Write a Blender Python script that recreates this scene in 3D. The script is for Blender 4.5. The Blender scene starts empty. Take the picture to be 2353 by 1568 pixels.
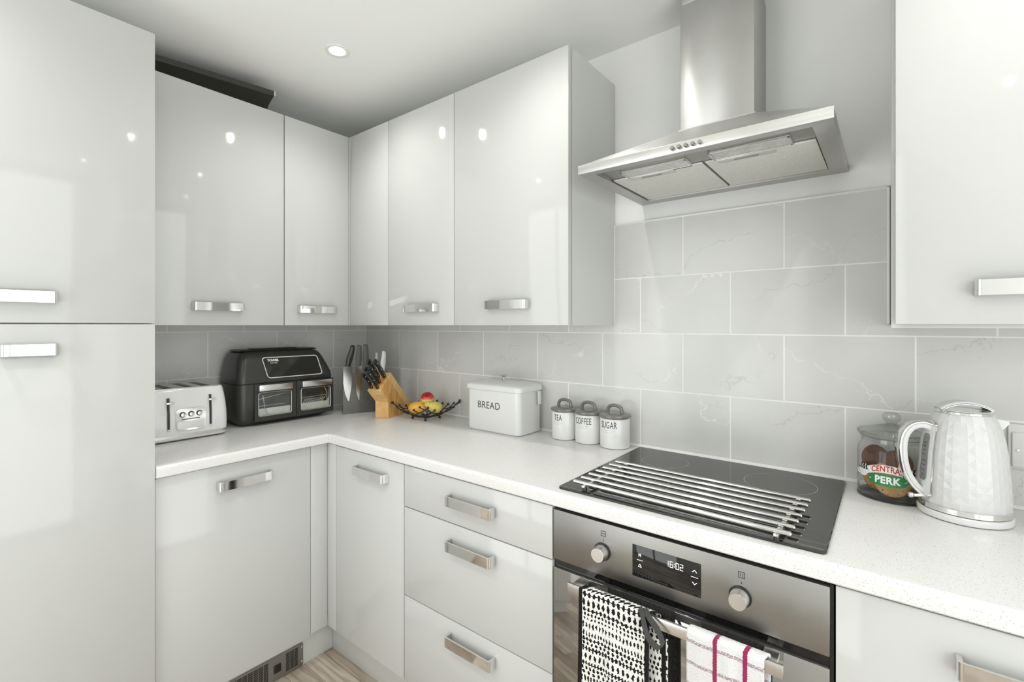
import bpy, bmesh, math, random
from mathutils import Vector, Matrix
random.seed(7)
PI = math.pi
SC = bpy.context.scene
COL = SC.collection

# ------------------------------------------------------------------ materials
def new_mat(name):
    m = bpy.data.materials.new(name); m.use_nodes = True
    nt = m.node_tree
    return m, nt, nt.nodes['Principled BSDF']

def N(nt, kind, **kw):
    n = nt.nodes.new(kind)
    for k, v in kw.items():
        if k.startswith('i_'):
            n.inputs[int(k[2:])].default_value = v
        else:
            setattr(n, k, v)
    return n

def pm(name, col, rough=.5, metal=0., spec=.5, ior=1.5, coat=0., bump=0., bscale=200., var=0., vscale=8., emit=None, estr=0., trans=0.):
    """plain procedural material: base colour with a little noise variation, optional fine bump"""
    m, nt, b = new_mat(name)
    b.inputs['Base Color'].default_value = (*col, 1)
    b.inputs['Roughness'].default_value = rough
    b.inputs['Metallic'].default_value = metal
    b.inputs['Specular IOR Level'].default_value = spec
    b.inputs['IOR'].default_value = ior
    b.inputs['Coat Weight'].default_value = coat
    b.inputs['Transmission Weight'].default_value = trans
    if emit:
        b.inputs['Emission Color'].default_value = (*emit, 1)
        b.inputs['Emission Strength'].default_value = estr
    tc = N(nt, 'ShaderNodeTexCoord')
    if var:
        nz = N(nt, 'ShaderNodeTexNoise'); nz.inputs['Scale'].default_value = vscale; nz.inputs['Detail'].default_value = 4
        nt.links.new(tc.outputs['Object'], nz.inputs['Vector'])
        mx = N(nt, 'ShaderNodeMix', data_type='RGBA')
        mx.inputs[6].default_value = (*[max(0, c * (1 - var)) for c in col], 1)
        mx.inputs[7].default_value = (*[min(1, c * (1 + var)) for c in col], 1)
        nt.links.new(nz.outputs['Fac'], mx.inputs[0]); nt.links.new(mx.outputs[2], b.inputs['Base Color'])
    if bump:
        nz = N(nt, 'ShaderNodeTexNoise'); nz.inputs['Scale'].default_value = bscale; nz.inputs['Detail'].default_value = 3
        nt.links.new(tc.outputs['Object'], nz.inputs['Vector'])
        bp = N(nt, 'ShaderNodeBump'); bp.inputs['Strength'].default_value = bump; bp.inputs['Distance'].default_value = .002
        nt.links.new(nz.outputs['Fac'], bp.inputs['Height']); nt.links.new(bp.outputs['Normal'], b.inputs['Normal'])
    return m

def ramp(nt, stops, interp='LINEAR'):
    r = N(nt, 'ShaderNodeValToRGB'); cr = r.color_ramp; cr.interpolation = interp
    while len(cr.elements) < len(stops): cr.elements.new(.5)
    for e, (p, c) in zip(cr.elements, stops):
        e.position = p; e.color = (*c, 1) if len(c) == 3 else c
    return r

def mth(nt, op, a, b=None, c=None, clamp=False):
    n = N(nt, 'ShaderNodeMath', operation=op); n.use_clamp = clamp
    for i, v in enumerate((a, b, c)):
        if v is None: continue
        if isinstance(v, (int, float)): n.inputs[i].default_value = v
        else: nt.links.new(v, n.inputs[i])
    return n.outputs[0]

def mat_worktop():
    m, nt, b = new_mat('speckled_worktop')
    b.inputs['Roughness'].default_value = .28
    tc = N(nt, 'ShaderNodeTexCoord')
    base = (.71, .705, .69)
    v = N(nt, 'ShaderNodeTexVoronoi'); v.inputs['Scale'].default_value = 290
    nt.links.new(tc.outputs['Object'], v.inputs['Vector'])
    d = ramp(nt, [(0, (1, 1, 1)), (.22, (1, 1, 1)), (.32, (0, 0, 0))])
    nt.links.new(v.outputs['Distance'], d.inputs[0])
    sep = N(nt, 'ShaderNodeSeparateColor'); nt.links.new(v.outputs['Color'], sep.inputs[0])
    sel = mth(nt, 'GREATER_THAN', sep.outputs[0], .66)
    fac = mth(nt, 'MULTIPLY', d.outputs[0], sel)
    grey = N(nt, 'ShaderNodeMix', data_type='RGBA'); grey.inputs[6].default_value = (.30, .30, .29, 1); grey.inputs[7].default_value = (.56, .555, .545, 1)
    nt.links.new(sep.outputs[1], grey.inputs[0])
    v2 = N(nt, 'ShaderNodeTexNoise'); v2.inputs['Scale'].default_value = 420; v2.inputs['Detail'].default_value = 2
    nt.links.new(tc.outputs['Object'], v2.inputs['Vector'])
    b0 = ramp(nt, [(.35, (.65, .645, .63)), (.6, base), (.75, (.77, .765, .75))])
    nt.links.new(v2.outputs['Fac'], b0.inputs[0])
    mx = N(nt, 'ShaderNodeMix', data_type='RGBA')
    nt.links.new(fac, mx.inputs[0]); nt.links.new(b0.outputs[0], mx.inputs[6]); nt.links.new(grey.outputs[2], mx.inputs[7])
    nt.links.new(mx.outputs[2], b.inputs['Base Color'])
    return m

def mat_tiles(name, axis, phase):
    """marbled grey rectangular tiles in running bond; u runs along the wall, v up it"""
    m, nt, b = new_mat(name)
    b.inputs['Roughness'].default_value = .22
    tc = N(nt, 'ShaderNodeTexCoord')
    sp = N(nt, 'ShaderNodeSeparateXYZ'); nt.links.new(tc.outputs['Object'], sp.inputs[0])
    u = mth(nt, 'ADD', sp.outputs[axis], phase)
    v = mth(nt, 'SUBTRACT', sp.outputs[2], .9165)
    cb = N(nt, 'ShaderNodeCombineXYZ'); nt.links.new(u, cb.inputs[0]); nt.links.new(v, cb.inputs[1])
    br = N(nt, 'ShaderNodeTexBrick', offset=.5, offset_frequency=2)
    br.inputs['Color1'].default_value = (0, 0, 0, 1); br.inputs['Color2'].default_value = (1, 1, 1, 1); br.inputs['Mortar'].default_value = (.5, .5, .5, 1)
    br.inputs['Scale'].default_value = 1; br.inputs['Mortar Size'].default_value = .0021; br.inputs['Mortar Smooth'].default_value = .1
    br.inputs['Brick Width'].default_value = .3117; br.inputs['Row Height'].default_value = .2063
    nt.links.new(cb.outputs[0], br.inputs['Vector'])
    # per tile shift of the stone pattern
    sc = N(nt, 'ShaderNodeVectorMath', operation='MULTIPLY'); sc.inputs[1].default_value = (37, 53, 71)
    nt.links.new(br.outputs['Color'], sc.inputs[0])
    ad = N(nt, 'ShaderNodeVectorMath', operation='ADD'); nt.links.new(cb.outputs[0], ad.inputs[0]); nt.links.new(sc.outputs[0], ad.inputs[1])
    wn = N(nt, 'ShaderNodeTexNoise'); wn.inputs['Scale'].default_value = 9; wn.inputs['Detail'].default_value = 6; wn.inputs['Roughness'].default_value = .6
    nt.links.new(ad.outputs[0], wn.inputs['Vector'])
    bsep = N(nt, 'ShaderNodeSeparateColor'); nt.links.new(br.outputs['Color'], bsep.inputs[0])
    sgn = mth(nt, 'MULTIPLY_ADD', mth(nt, 'GREATER_THAN', bsep.outputs[0], .45), 2.6, -1.5)
    asep = N(nt, 'ShaderNodeSeparateXYZ'); nt.links.new(ad.outputs[0], asep.inputs[0])
    def veinset(ku, kv, off, w):
        t = mth(nt, 'MULTIPLY', asep.outputs[0], ku); t = mth(nt, 'ADD', t, mth(nt, 'MULTIPLY', mth(nt, 'MULTIPLY', asep.outputs[1], kv), sgn))
        t = mth(nt, 'ADD', mth(nt, 'ADD', t, off), mth(nt, 'MULTIPLY', wn.outputs['Fac'], .9))
        dd = mth(nt, 'ABSOLUTE', mth(nt, 'SUBTRACT', mth(nt, 'FRACT', t), .5))
        rr = ramp(nt, [(0, (1, 1, 1)), (w * .4, (.6, .6, .6)), (w, (0, 0, 0))]); nt.links.new(dd, rr.inputs[0]); return rr
    vein = veinset(1.7, 2.3, 0., .016)
    dark = veinset(1.3, -2.9, .37, .012)
    mk = N(nt, 'ShaderNodeTexNoise'); mk.inputs['Scale'].default_value = 5; nt.links.new(ad.outputs[0], mk.inputs['Vector'])
    mr = ramp(nt, [(.44, (0, 0, 0)), (.60, (1, 1, 1))]); nt.links.new(mk.outputs['Fac'], mr.inputs[0])
    vf = mth(nt, 'MULTIPLY', vein.outputs[0], mr.outputs[0])
    cl = N(nt, 'ShaderNodeTexNoise'); cl.inputs['Scale'].default_value = 4; cl.inputs['Detail'].default_value = 4
    nt.links.new(ad.outputs[0], cl.inputs['Vector'])
    cr = ramp(nt, [(.3, (.57, .57, .55)), (.7, (.635, .635, .615))]); nt.links.new(cl.outputs['Fac'], cr.inputs[0])
    dk = N(nt, 'ShaderNodeMix', data_type='RGBA'); dk.inputs[7].default_value = (.40, .39, .37, 1)
    nt.links.new(mth(nt, 'MULTIPLY', mth(nt, 'MULTIPLY', dark.outputs[0], mth(nt, 'SUBTRACT', 1, mr.outputs[0])), .55), dk.inputs[0]); nt.links.new(cr.outputs[0], dk.inputs[6])
    mx = N(nt, 'ShaderNodeMix', data_type='RGBA'); mx.inputs[7].default_value = (.76, .755, .73, 1)
    nt.links.new(vf, mx.inputs[0]); nt.links.new(dk.outputs[2], mx.inputs[6])
    gx = N(nt, 'ShaderNodeMix', data_type='RGBA'); gx.inputs[7].default_value = (.80, .80, .78, 1)
    nt.links.new(br.outputs['Fac'], gx.inputs[0]); nt.links.new(mx.outputs[2], gx.inputs[6])
    nt.links.new(gx.outputs[2], b.inputs['Base Color'])
    rg = mth(nt, 'MULTIPLY_ADD', br.outputs['Fac'], .4, .22); nt.links.new(rg, b.inputs['Roughness'])
    inv = mth(nt, 'SUBTRACT', 1, br.outputs['Fac'])
    bp = N(nt, 'ShaderNodeBump'); bp.inputs['Strength'].default_value = .4; bp.inputs['Distance'].default_value = .001
    nt.links.new(inv, bp.inputs['Height']); nt.links.new(bp.outputs['Normal'], b.inputs['Normal'])
    return m

def mat_floor():
    m, nt, b = new_mat('wood_plank_floor')
    b.inputs['Roughness'].default_value = .35
    tc = N(nt, 'ShaderNodeTexCoord')
    mp = N(nt, 'ShaderNodeMapping'); mp.inputs['Rotation'].default_value = (0, 0, 0)
    nt.links.new(tc.outputs['Object'], mp.inputs['Vector'])
    br = N(nt, 'ShaderNodeTexBrick', offset=.37, offset_frequency=2)
    br.inputs['Color1'].default_value = (0, 0, 0, 1); br.inputs['Color2'].default_value = (1, 1, 1, 1); br.inputs['Mortar'].default_value = (.2, .2, .2, 1)
    br.inputs['Scale'].default_value = 1; br.inputs['Mortar Size'].default_value = .0008
    br.inputs['Brick Width'].default_value = .55; br.inputs['Row Height'].default_value = .085
    nt.links.new(mp.outputs[0], br.inputs['Vector'])
    sc = N(nt, 'ShaderNodeVectorMath', operation='MULTIPLY'); sc.inputs[1].default_value = (31, 17, 9); nt.links.new(br.outputs['Color'], sc.inputs[0])
    ad = N(nt, 'ShaderNodeVectorMath', operation='ADD'); nt.links.new(mp.outputs[0], ad.inputs[0]); nt.links.new(sc.outputs[0], ad.inputs[1])
    st = N(nt, 'ShaderNodeVectorMath', operation='MULTIPLY'); st.inputs[1].default_value = (5, 60, 1); nt.links.new(ad.outputs[0], st.inputs[0])
    nz = N(nt, 'ShaderNodeTexNoise'); nz.inputs['Scale'].default_value = 1; nz.inputs['Detail'].default_value = 6; nz.inputs['Distortion'].default_value = .6
    nt.links.new(st.outputs[0], nz.inputs['Vector'])
    tone = N(nt, 'ShaderNodeMix', data_type='RGBA'); tone.inputs[6].default_value = (.27, .205, .15, 1); tone.inputs[7].default_value = (.55, .48, .40, 1)
    nt.links.new(br.outputs['Color'], tone.inputs[0])
    gr = ramp(nt, [(.3, (.62, .6, .58)), (.55, (1, 1, 1)), (.75, (1.2, 1.2, 1.2))]); nt.links.new(nz.outputs['Fac'], gr.inputs[0])
    mu = N(nt, 'ShaderNodeMix', data_type='RGBA', blend_type='MULTIPLY'); mu.inputs[0].default_value = 1
    nt.links.new(tone.outputs[2], mu.inputs[6]); nt.links.new(gr.outputs[0], mu.inputs[7])
    gx = N(nt, 'ShaderNodeMix', data_type='RGBA'); gx.inputs[7].default_value = (.07, .055, .04, 1)
    nt.links.new(br.outputs['Fac'], gx.inputs[0]); nt.links.new(mu.outputs[2], gx.inputs[6])
    nt.links.new(gx.outputs[2], b.inputs['Base Color'])
    return m

def mat_steel(name, col=(.62, .615, .59), rough=.3, stretch=(3, 3, 220), smudge=.1, aniso=.5, tan=(1, 0, 0)):
    m, nt, b = new_mat(name)
    b.inputs['Metallic'].default_value = 1; b.inputs['Anisotropic'].default_value = aniso
    tg = N(nt, 'ShaderNodeCombineXYZ'); 
    for i in range(3): tg.inputs[i].default_value = tan[i]
    nt.links.new(tg.outputs[0], b.inputs['Tangent'])
    tc = N(nt, 'ShaderNodeTexCoord')
    st = N(nt, 'ShaderNodeVectorMath', operation='MULTIPLY'); st.inputs[1].default_value = stretch; nt.links.new(tc.outputs['Object'], st.inputs[0])
    nz = N(nt, 'ShaderNodeTexNoise'); nz.inputs['Scale'].default_value = 3; nz.inputs['Detail'].default_value = 3; nt.links.new(st.outputs[0], nz.inputs['Vector'])
    sm = N(nt, 'ShaderNodeTexNoise'); sm.inputs['Scale'].default_value = 9; sm.inputs['Detail'].default_value = 5; nt.links.new(tc.outputs['Object'], sm.inputs['Vector'])
    r1 = mth(nt, 'MULTIPLY_ADD', sm.outputs['Fac'], smudge * 2, rough - smudge); nt.links.new(r1, b.inputs['Roughness'])
    cr = ramp(nt, [(.3, tuple(c * .92 for c in col)), (.7, col)]); nt.links.new(sm.outputs['Fac'], cr.inputs[0]); nt.links.new(cr.outputs[0], b.inputs['Base Color'])
    bp = N(nt, 'ShaderNodeBump'); bp.inputs['Strength'].default_value = .06; bp.inputs['Distance'].default_value = .001
    nt.links.new(nz.outputs['Fac'], bp.inputs['Height']); nt.links.new(bp.outputs['Normal'], b.inputs['Normal'])
    return m

def mat_wood(name, c0, c1, c2, direction=(1, 1, 12)):
    m, nt, b = new_mat(name)
    b.inputs['Roughness'].default_value = .38
    tc = N(nt, 'ShaderNodeTexCoord')
    st = N(nt, 'ShaderNodeVectorMath', operation='MULTIPLY'); st.inputs[1].default_value = direction; nt.links.new(tc.outputs['Object'], st.inputs[0])
    nz = N(nt, 'ShaderNodeTexNoise'); nz.inputs['Scale'].default_value = 6; nz.inputs['Detail'].default_value = 4; nz.inputs['Distortion'].default_value = .8
    nt.links.new(st.outputs[0], nz.inputs['Vector'])
    r = ramp(nt, [(.3, c0), (.5, c1), (.72, c2)]); nt.links.new(nz.outputs['Fac'], r.inputs[0]); nt.links.new(r.outputs[0], b.inputs['Base Color'])
    return m

def mat_thin_glass(name, tint=(.97, .98, .97), refl=.9, ior=1.5, edge=.9):
    """one-sheet glass: clear see-through plus mirror reflection by angle"""
    m = bpy.data.materials.new(name); m.use_nodes = True; nt = m.node_tree; nt.nodes.clear()
    out = N(nt, 'ShaderNodeOutputMaterial'); mix = N(nt, 'ShaderNodeMixShader')
    tr = N(nt, 'ShaderNodeBsdfTransparent'); tr.inputs[0].default_value = (*tint, 1)
    gl = N(nt, 'ShaderNodeBsdfGlossy'); gl.inputs['Roughness'].default_value = .02; gl.inputs[0].default_value = (refl, refl, refl, 1)
    fr = N(nt, 'ShaderNodeFresnel'); ge = N(nt, 'ShaderNodeNewGeometry'); bk = mth(nt, 'MULTIPLY_ADD', ge.outputs['Backfacing'], 1 / ior - ior, ior)
    nt.links.new(bk, fr.inputs[0])
    lw = N(nt, 'ShaderNodeLayerWeight'); lw.inputs[0].default_value = .5
    ed = ramp(nt, [(0, tint), (.55, tint), (.93, tuple(c * edge for c in tint)), (1, tuple(c * edge * .7 for c in tint))]); nt.links.new(lw.outputs['Facing'], ed.inputs[0]); nt.links.new(ed.outputs[0], tr.inputs[0])
    nt.links.new(fr.outputs[0], mix.inputs[0]); nt.links.new(tr.outputs[0], mix.inputs[1]); nt.links.new(gl.outputs[0], mix.inputs[2]); nt.links.new(mix.outputs[0], out.inputs[0])
    return m

def mat_ethnic_towel():
    """white cotton with hand-drawn black marks in rows, black bound edges (UV in metres)"""
    m, nt, b = new_mat('black_white_towel')
    b.inputs['Roughness'].default_value = .95; b.inputs['Specular IOR Level'].default_value = .15
    uv = N(nt, 'ShaderNodeUVMap'); uv.uv_map = 'UVMap'
    nz = N(nt, 'ShaderNodeTexNoise'); nz.inputs['Scale'].default_value = 170; nz.inputs['Detail'].default_value = 3; nt.links.new(uv.outputs[0], nz.inputs['Vector'])
    sp = N(nt, 'ShaderNodeSeparateXYZ'); nt.links.new(uv.outputs[0], sp.inputs[0])
    su, sv = sp.outputs[0], sp.outputs[1]
    nsep = N(nt, 'ShaderNodeSeparateColor'); nt.links.new(nz.outputs['Color'], nsep.inputs[0])
    n0 = mth(nt, 'SUBTRACT', nsep.outputs[0], .5); n1 = mth(nt, 'SUBTRACT', nsep.outputs[1], .5)
    u = mth(nt, 'MULTIPLY_ADD', n0, .0075, su); v = mth(nt, 'MULTIPLY_ADD', n1, .0075, sv); v = mth(nt, 'ADD', v, mth(nt, 'MULTIPLY', mth(nt, 'SINE', mth(nt, 'MULTIPLY', sv, 95)), .0045))
    H = .0145
    row = mth(nt, 'DIVIDE', v, H); rid = mth(nt, 'FLOOR', row); f = mth(nt, 'FRACT', row)
    wn = N(nt, 'ShaderNodeTexWhiteNoise', noise_dimensions='1D'); nt.links.new(rid, wn.inputs['W'])
    wn2 = N(nt, 'ShaderNodeTexWhiteNoise', noise_dimensions='1D'); nt.links.new(mth(nt, 'ADD', rid, 31.7), wn2.inputs['W'])
    F = mth(nt, 'MULTIPLY_ADD', wn.outputs['Value'], 380, 460)
    s = mth(nt, 'SINE', mth(nt, 'MULTIPLY', u, F)); s = mth(nt, 'MULTIPLY_ADD', s, .5, .5)
    env = mth(nt, 'ABSOLUTE', mth(nt, 'MULTIPLY_ADD', f, 2, -1))
    pw = mth(nt, 'MULTIPLY_ADD', wn2.outputs['Value'], 3.0, .8)
    env0 = env; env = mth(nt, 'POWER', env, pw)
    val = mth(nt, 'SUBTRACT', s, env)
    # some rows carry a continuous scribbled line
    line = mth(nt, 'LESS_THAN', env0, .17)
    line = mth(nt, 'MULTIPLY', line, mth(nt, 'GREATER_THAN', wn2.outputs['Value'], .66))
    ink = mth(nt, 'MAXIMUM', mth(nt, 'GREATER_THAN', val, mth(nt, 'MULTIPLY_ADD', nsep.outputs[2], .5, .13)), line)
    edge = mth(nt, 'GREATER_THAN', mth(nt, 'ABSOLUTE', su), .0805)
    fac = mth(nt, 'MAXIMUM', ink, edge)
    mx = N(nt, 'ShaderNodeMix', data_type='RGBA'); mx.inputs[6].default_value = (.72, .71, .68, 1); mx.inputs[7].default_value = (.012, .012, .011, 1)
    nt.links.new(fac, mx.inputs[0]); nt.links.new(mx.outputs[2], b.inputs['Base Color'])
    return m

def mat_terry():
    """white terry towel, crimson stripes down it and mauve-grey bands across (UV in metres)"""
    m, nt, b = new_mat('striped_terry_towel')
    b.inputs['Roughness'].default_value = 1; b.inputs['Specular IOR Level'].default_value = .1
    b.inputs['Sheen Weight'].default_value = .3
    uv = N(nt, 'ShaderNodeUVMap'); uv.uv_map = 'UVMap'
    nz = N(nt, 'ShaderNodeTexNoise'); nz.inputs['Scale'].default_value = 420; nz.inputs['Detail'].default_value = 3; nt.links.new(uv.outputs[0], nz.inputs['Vector'])
    nsep = N(nt, 'ShaderNodeSeparateColor'); nt.links.new(nz.outputs['Color'], nsep.inputs[0])
    sp = N(nt, 'ShaderNodeSeparateXYZ'); nt.links.new(uv.outputs[0], sp.inputs[0])
    u = mth(nt, 'ADD', sp.outputs[0], mth(nt, 'MULTIPLY_ADD', nsep.outputs[0], .004, -.002))
    v = mth(nt, 'ADD', sp.outputs[1], mth(nt, 'MULTIPLY_ADD', nsep.outputs[1], .005, -.0025))
    def band(x, c, w): return mth(nt, 'LESS_THAN', mth(nt, 'ABSOLUTE', mth(nt, 'SUBTRACT', x, c)), w)
    red = mth(nt, 'MAXIMUM', band(u, -.016, .0042), band(u, .041, .0042))
    f = mth(nt, 'FRACT', mth(nt, 'DIVIDE', mth(nt, 'ADD', v, .052), .046))
    grey = mth(nt, 'LESS_THAN', mth(nt, 'ABSOLUTE', mth(nt, 'SUBTRACT', f, .5)), .075)
    grey = mth(nt, 'MULTIPLY', grey, mth(nt, 'GREATER_THAN', nsep.outputs[2], .44))
    m1 = N(nt, 'ShaderNodeMix', data_type='RGBA'); m1.inputs[6].default_value = (.72, .715, .71, 1); m1.inputs[7].default_value = (.36, .27, .31, 1); nt.links.new(grey, m1.inputs[0])
    m2 = N(nt, 'ShaderNodeMix', data_type='RGBA'); m2.inputs[7].default_value = (.30, .016, .085, 1); nt.links.new(red, m2.inputs[0]); nt.links.new(m1.outputs[2], m2.inputs[6])
    nt.links.new(m2.outputs[2], b.inputs['Base Color'])
    bp = N(nt, 'ShaderNodeBump'); bp.inputs['Strength'].default_value = .9; bp.inputs['Distance'].default_value = .003
    nt.links.new(nz.outputs['Fac'], bp.inputs['Height']); nt.links.new(bp.outputs['Normal'], b.inputs['Normal'])
    return m

def mat_filter():
    """fine aluminium mesh"""
    m, nt, b = new_mat('aluminium_mesh')
    b.inputs['Metallic'].default_value = .75; b.inputs['Roughness'].default_value = .5
    tc = N(nt, 'ShaderNodeTexCoord')
    st = N(nt, 'ShaderNodeVectorMath', operation='MULTIPLY'); st.inputs[1].default_value = (420, 260, 1); nt.links.new(tc.outputs['Object'], st.inputs[0])
    vo = N(nt, 'ShaderNodeTexVoronoi'); vo.inputs['Scale'].default_value = 1; vo.inputs['Randomness'].default_value = .5; nt.links.new(st.outputs[0], vo.inputs['Vector'])
    r = ramp(nt, [(.1, (.62, .61, .57)), (.6, (.84, .83, .79))]); nt.links.new(vo.outputs['Distance'], r.inputs[0]); nt.links.new(r.outputs[0], b.inputs['Base Color'])
    bp = N(nt, 'ShaderNodeBump'); bp.inputs['Strength'].default_value = .4; bp.inputs['Distance'].default_value = .001
    nt.links.new(vo.outputs['Distance'], bp.inputs['Height']); nt.links.new(bp.outputs['Normal'], b.inputs['Normal'])
    return m

def mat_cookie(name, c0, c1, holes):
    m, nt, b = new_mat(name)
    b.inputs['Roughness'].default_value = .75
    tc = N(nt, 'ShaderNodeTexCoord')
    nz = N(nt, 'ShaderNodeTexNoise'); nz.inputs['Scale'].default_value = 40; nz.inputs['Detail'].default_value = 5; nt.links.new(tc.outputs['Object'], nz.inputs['Vector'])
    r = ramp(nt, [(.3, c0), (.7, c1)]); nt.links.new(nz.outputs['Fac'], r.inputs[0])
    vo = N(nt, 'ShaderNodeTexVoronoi'); vo.inputs['Scale'].default_value = 95; vo.inputs['Randomness'].default_value = .6; nt.links.new(tc.outputs['Object'], vo.inputs['Vector'])
    k = mth(nt, 'LESS_THAN', vo.outputs['Distance'], .17 if holes else 0)
    mx = N(nt, 'ShaderNodeMix', data_type='RGBA'); mx.inputs[7].default_value = (.05, .025, .012, 1)
    nt.links.new(k, mx.inputs[0]); nt.links.new(r.outputs[0], mx.inputs[6]); nt.links.new(mx.outputs[2], b.inputs['Base Color'])
    bp = N(nt, 'ShaderNodeBump'); bp.inputs['Strength'].default_value = .5; bp.inputs['Distance'].default_value = .002
    nt.links.new(nz.outputs['Fac'], bp.inputs['Height']); nt.links.new(bp.outputs['Normal'], b.inputs['Normal'])
    return m

def mat_apple():
    m, nt, b = new_mat('apple_skin')
    b.inputs['Roughness'].default_value = .25
    tc = N(nt, 'ShaderNodeTexCoord')
    nz = N(nt, 'ShaderNodeTexNoise'); nz.inputs['Scale'].default_value = 22; nz.inputs['Detail'].default_value = 3; nt.links.new(tc.outputs['Object'], nz.inputs['Vector'])
    sp = N(nt, 'ShaderNodeSeparateXYZ'); nt.links.new(tc.outputs['Object'], sp.inputs[0])
    t = mth(nt, 'MULTIPLY_ADD', sp.outputs[2], 22, .12); t = mth(nt, 'MULTIPLY_ADD', nz.outputs['Fac'], .35, t)
    r = ramp(nt, [(.28, (.75, .52, .16)), (.42, (.62, .10, .05)), (.7, (.42, .018, .025))]); nt.links.new(t, r.inputs[0]); nt.links.new(r.outputs[0], b.inputs['Base Color'])
    return m

M = {}
M['kettlewhite'] = pm('white_kettle_enamel', (.60, .60, .595), rough=.14)
M['gloss'] = pm('gloss_white_lacquer', (.53, .535, .52), rough=.07, spec=.4)
M['carcass'] = pm('matt_white_board', (.60, .605, .585), rough=.45)
M['paint'] = pm('white_wall_paint', (.82, .825, .805), rough=.9, spec=.2, bump=.05, bscale=300)
M['ceil'] = pm('white_ceiling_paint', (.87, .875, .855), rough=.95, spec=.15)
M['worktop'] = mat_worktop()
M['tileB'] = mat_tiles('grey_marbled_tiles_x', 0, .0047)
M['tileA'] = mat_tiles('grey_marbled_tiles_y', 1, .2257)
M['trim'] = pm('white_tile_trim', (.76, .76, .74), rough=.3)
M['floor'] = mat_floor()
M['chrome'] = pm('polished_chrome', (.78, .775, .76), rough=.07, metal=1, var=.06, vscale=30)
M['satin'] = pm('satin_metal', (.70, .69, .67), rough=.28, metal=1)
M['steel'] = mat_steel('brushed_steel', (.33, .325, .307), .4)
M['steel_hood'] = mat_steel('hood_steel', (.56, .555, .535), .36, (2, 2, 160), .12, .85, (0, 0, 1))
M['steel_dark'] = mat_steel('hood_steel_shaded', (.36, .355, .335), .36, (2, 2, 160), .1)  # darker copy of the hood steel, underside shade put into its colour
M['steel_lit'] = mat_steel('hood_steel_lit', (.72, .715, .69), .32, (2, 2, 160), .1)  # lighter copy of the hood steel, light on the lip painted in
M['filter'] = mat_filter()
M['black'] = pm('black_plastic', (.012, .012, .011), rough=.35)
M['black_gloss'] = pm('black_gloss_glass', (.008, .008, .008), rough=.03, spec=.6)
M['hobglass'] = pm('ceramic_hob_glass', (.022, .021, .018), rough=.035, spec=.6, ior=1.55, var=.2, vscale=6)
M['ovenglass'] = pm('mirror_oven_glass', (.36, .35, .33), rough=.04, metal=.9, spec=.8, var=.2, vscale=7)
M['hobmark'] = pm('grey_hob_marking', (.35, .35, .34), rough=.4)
M['whiteprint'] = pm('white_screen_print', (.85, .85, .83), rough=.5)
M['digits'] = pm('lit_display_digits', (.9, .9, .9), rough=.5, emit=(.95, .97, 1), estr=.7)
M['greyink'] = pm('dark_grey_print', (.06, .06, .06), rough=.6)
M['softink'] = pm('soft_grey_print', (.10, .10, .098), rough=.6)
M['paleink'] = pm('pale_grey_print', (.45, .45, .44), rough=.6)
M['enamel'] = pm('white_enamel', (.68, .68, .67), rough=.16)
M['ceramic'] = pm('white_glazed_ceramic', (.72, .72, .705), rough=.12)
M['greylid'] = pm('glazed_grey_lid', (.17, .165, .145), rough=.12, spec=.7)
M['applwhite'] = pm('white_appliance_enamel', (.68, .68, .675), rough=.12)
M['charcoal'] = pm('charcoal_plastic', (.030, .030, .026), rough=.32)
M['charcoal2'] = pm('dark_charcoal_plastic', (.016, .016, .014), rough=.38)
M['screen'] = pm('black_touch_panel', (.018, .018, .015), rough=.08)
M['traymetal'] = pm('pale_tray_metal', (.62, .62, .59), rough=.4, metal=.15, var=.3, vscale=30)
M['winglass'] = mat_thin_glass('appliance_window_glass')
M['jarglass'] = mat_thin_glass('jar_glass', (.955, .965, .955), 1., 1.45, .6)
M['lidglass'] = mat_thin_glass('lid_glass', (.86, .87, .86), 1., 1.7, .5)
M['darkglass'] = mat_thin_glass('thick_glass_base', (.45, .45, .44), 1., 1.5, .5)
M['acrylic'] = pm('grey_stand_board', (.13, .128, .118), rough=.14, var=.25, vscale=60)
M['blade'] = pm('knife_blade_steel', (.60, .60, .585), rough=.22, metal=1)
M['bladegrey'] = pm('grey_coated_blade', (.12, .12, .115), rough=.4)
M['kblack'] = pm('black_knife_handle', (.014, .014, .013), rough=.28)
M['kgrey'] = pm('grey_knife_handle', (.085, .085, .08), rough=.45)
M['kbeige'] = pm('beige_knife_handle', (.40, .37, .33), rough=.45)
M['kwhite'] = pm('white_knife_handle', (.72, .72, .72), rough=.4)
M['bamboo'] = mat_wood('honey_bamboo', (.50, .22, .05), (.62, .32, .09), (.74, .46, .17), (14, 3, 3))
M['bamboo2'] = mat_wood('pale_bamboo', (.62, .36, .12), (.72, .46, .18), (.80, .56, .26), (14, 3, 3))
M['wire'] = pm('black_coated_wire', (.012, .011, .010), rough=.3)
M['apple'] = mat_apple()
M['mango'] = pm('mango_skin', (.78, .42, .06), rough=.35, var=.25, vscale=18)
M['pear'] = pm('pear_skin', (.66, .56, .13), rough=.4, var=.25, vscale=24)
M['stem'] = pm('brown_stem', (.10, .06, .03), rough=.8)
M['c_choc'] = mat_cookie('chocolate_cookie', (.09, .035, .02), (.16, .065, .035), False)
M['c_gold'] = mat_cookie('golden_biscuit', (.56, .31, .11), (.72, .45, .18), True)
M['c_brown'] = mat_cookie('brown_biscuit', (.36, .17, .06), (.50, .26, .10), True)
M['redprint'] = pm('red_decal_print', (.45, .03, .03), rough=.4)
M['greenprint'] = pm('green_decal_print', (.02, .22, .07), rough=.4)
M['creamprint'] = pm('cream_decal_print', (.84, .80, .76), rough=.4)
M['towelA'] = mat_ethnic_towel()
M['towelB'] = mat_terry()
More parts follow.
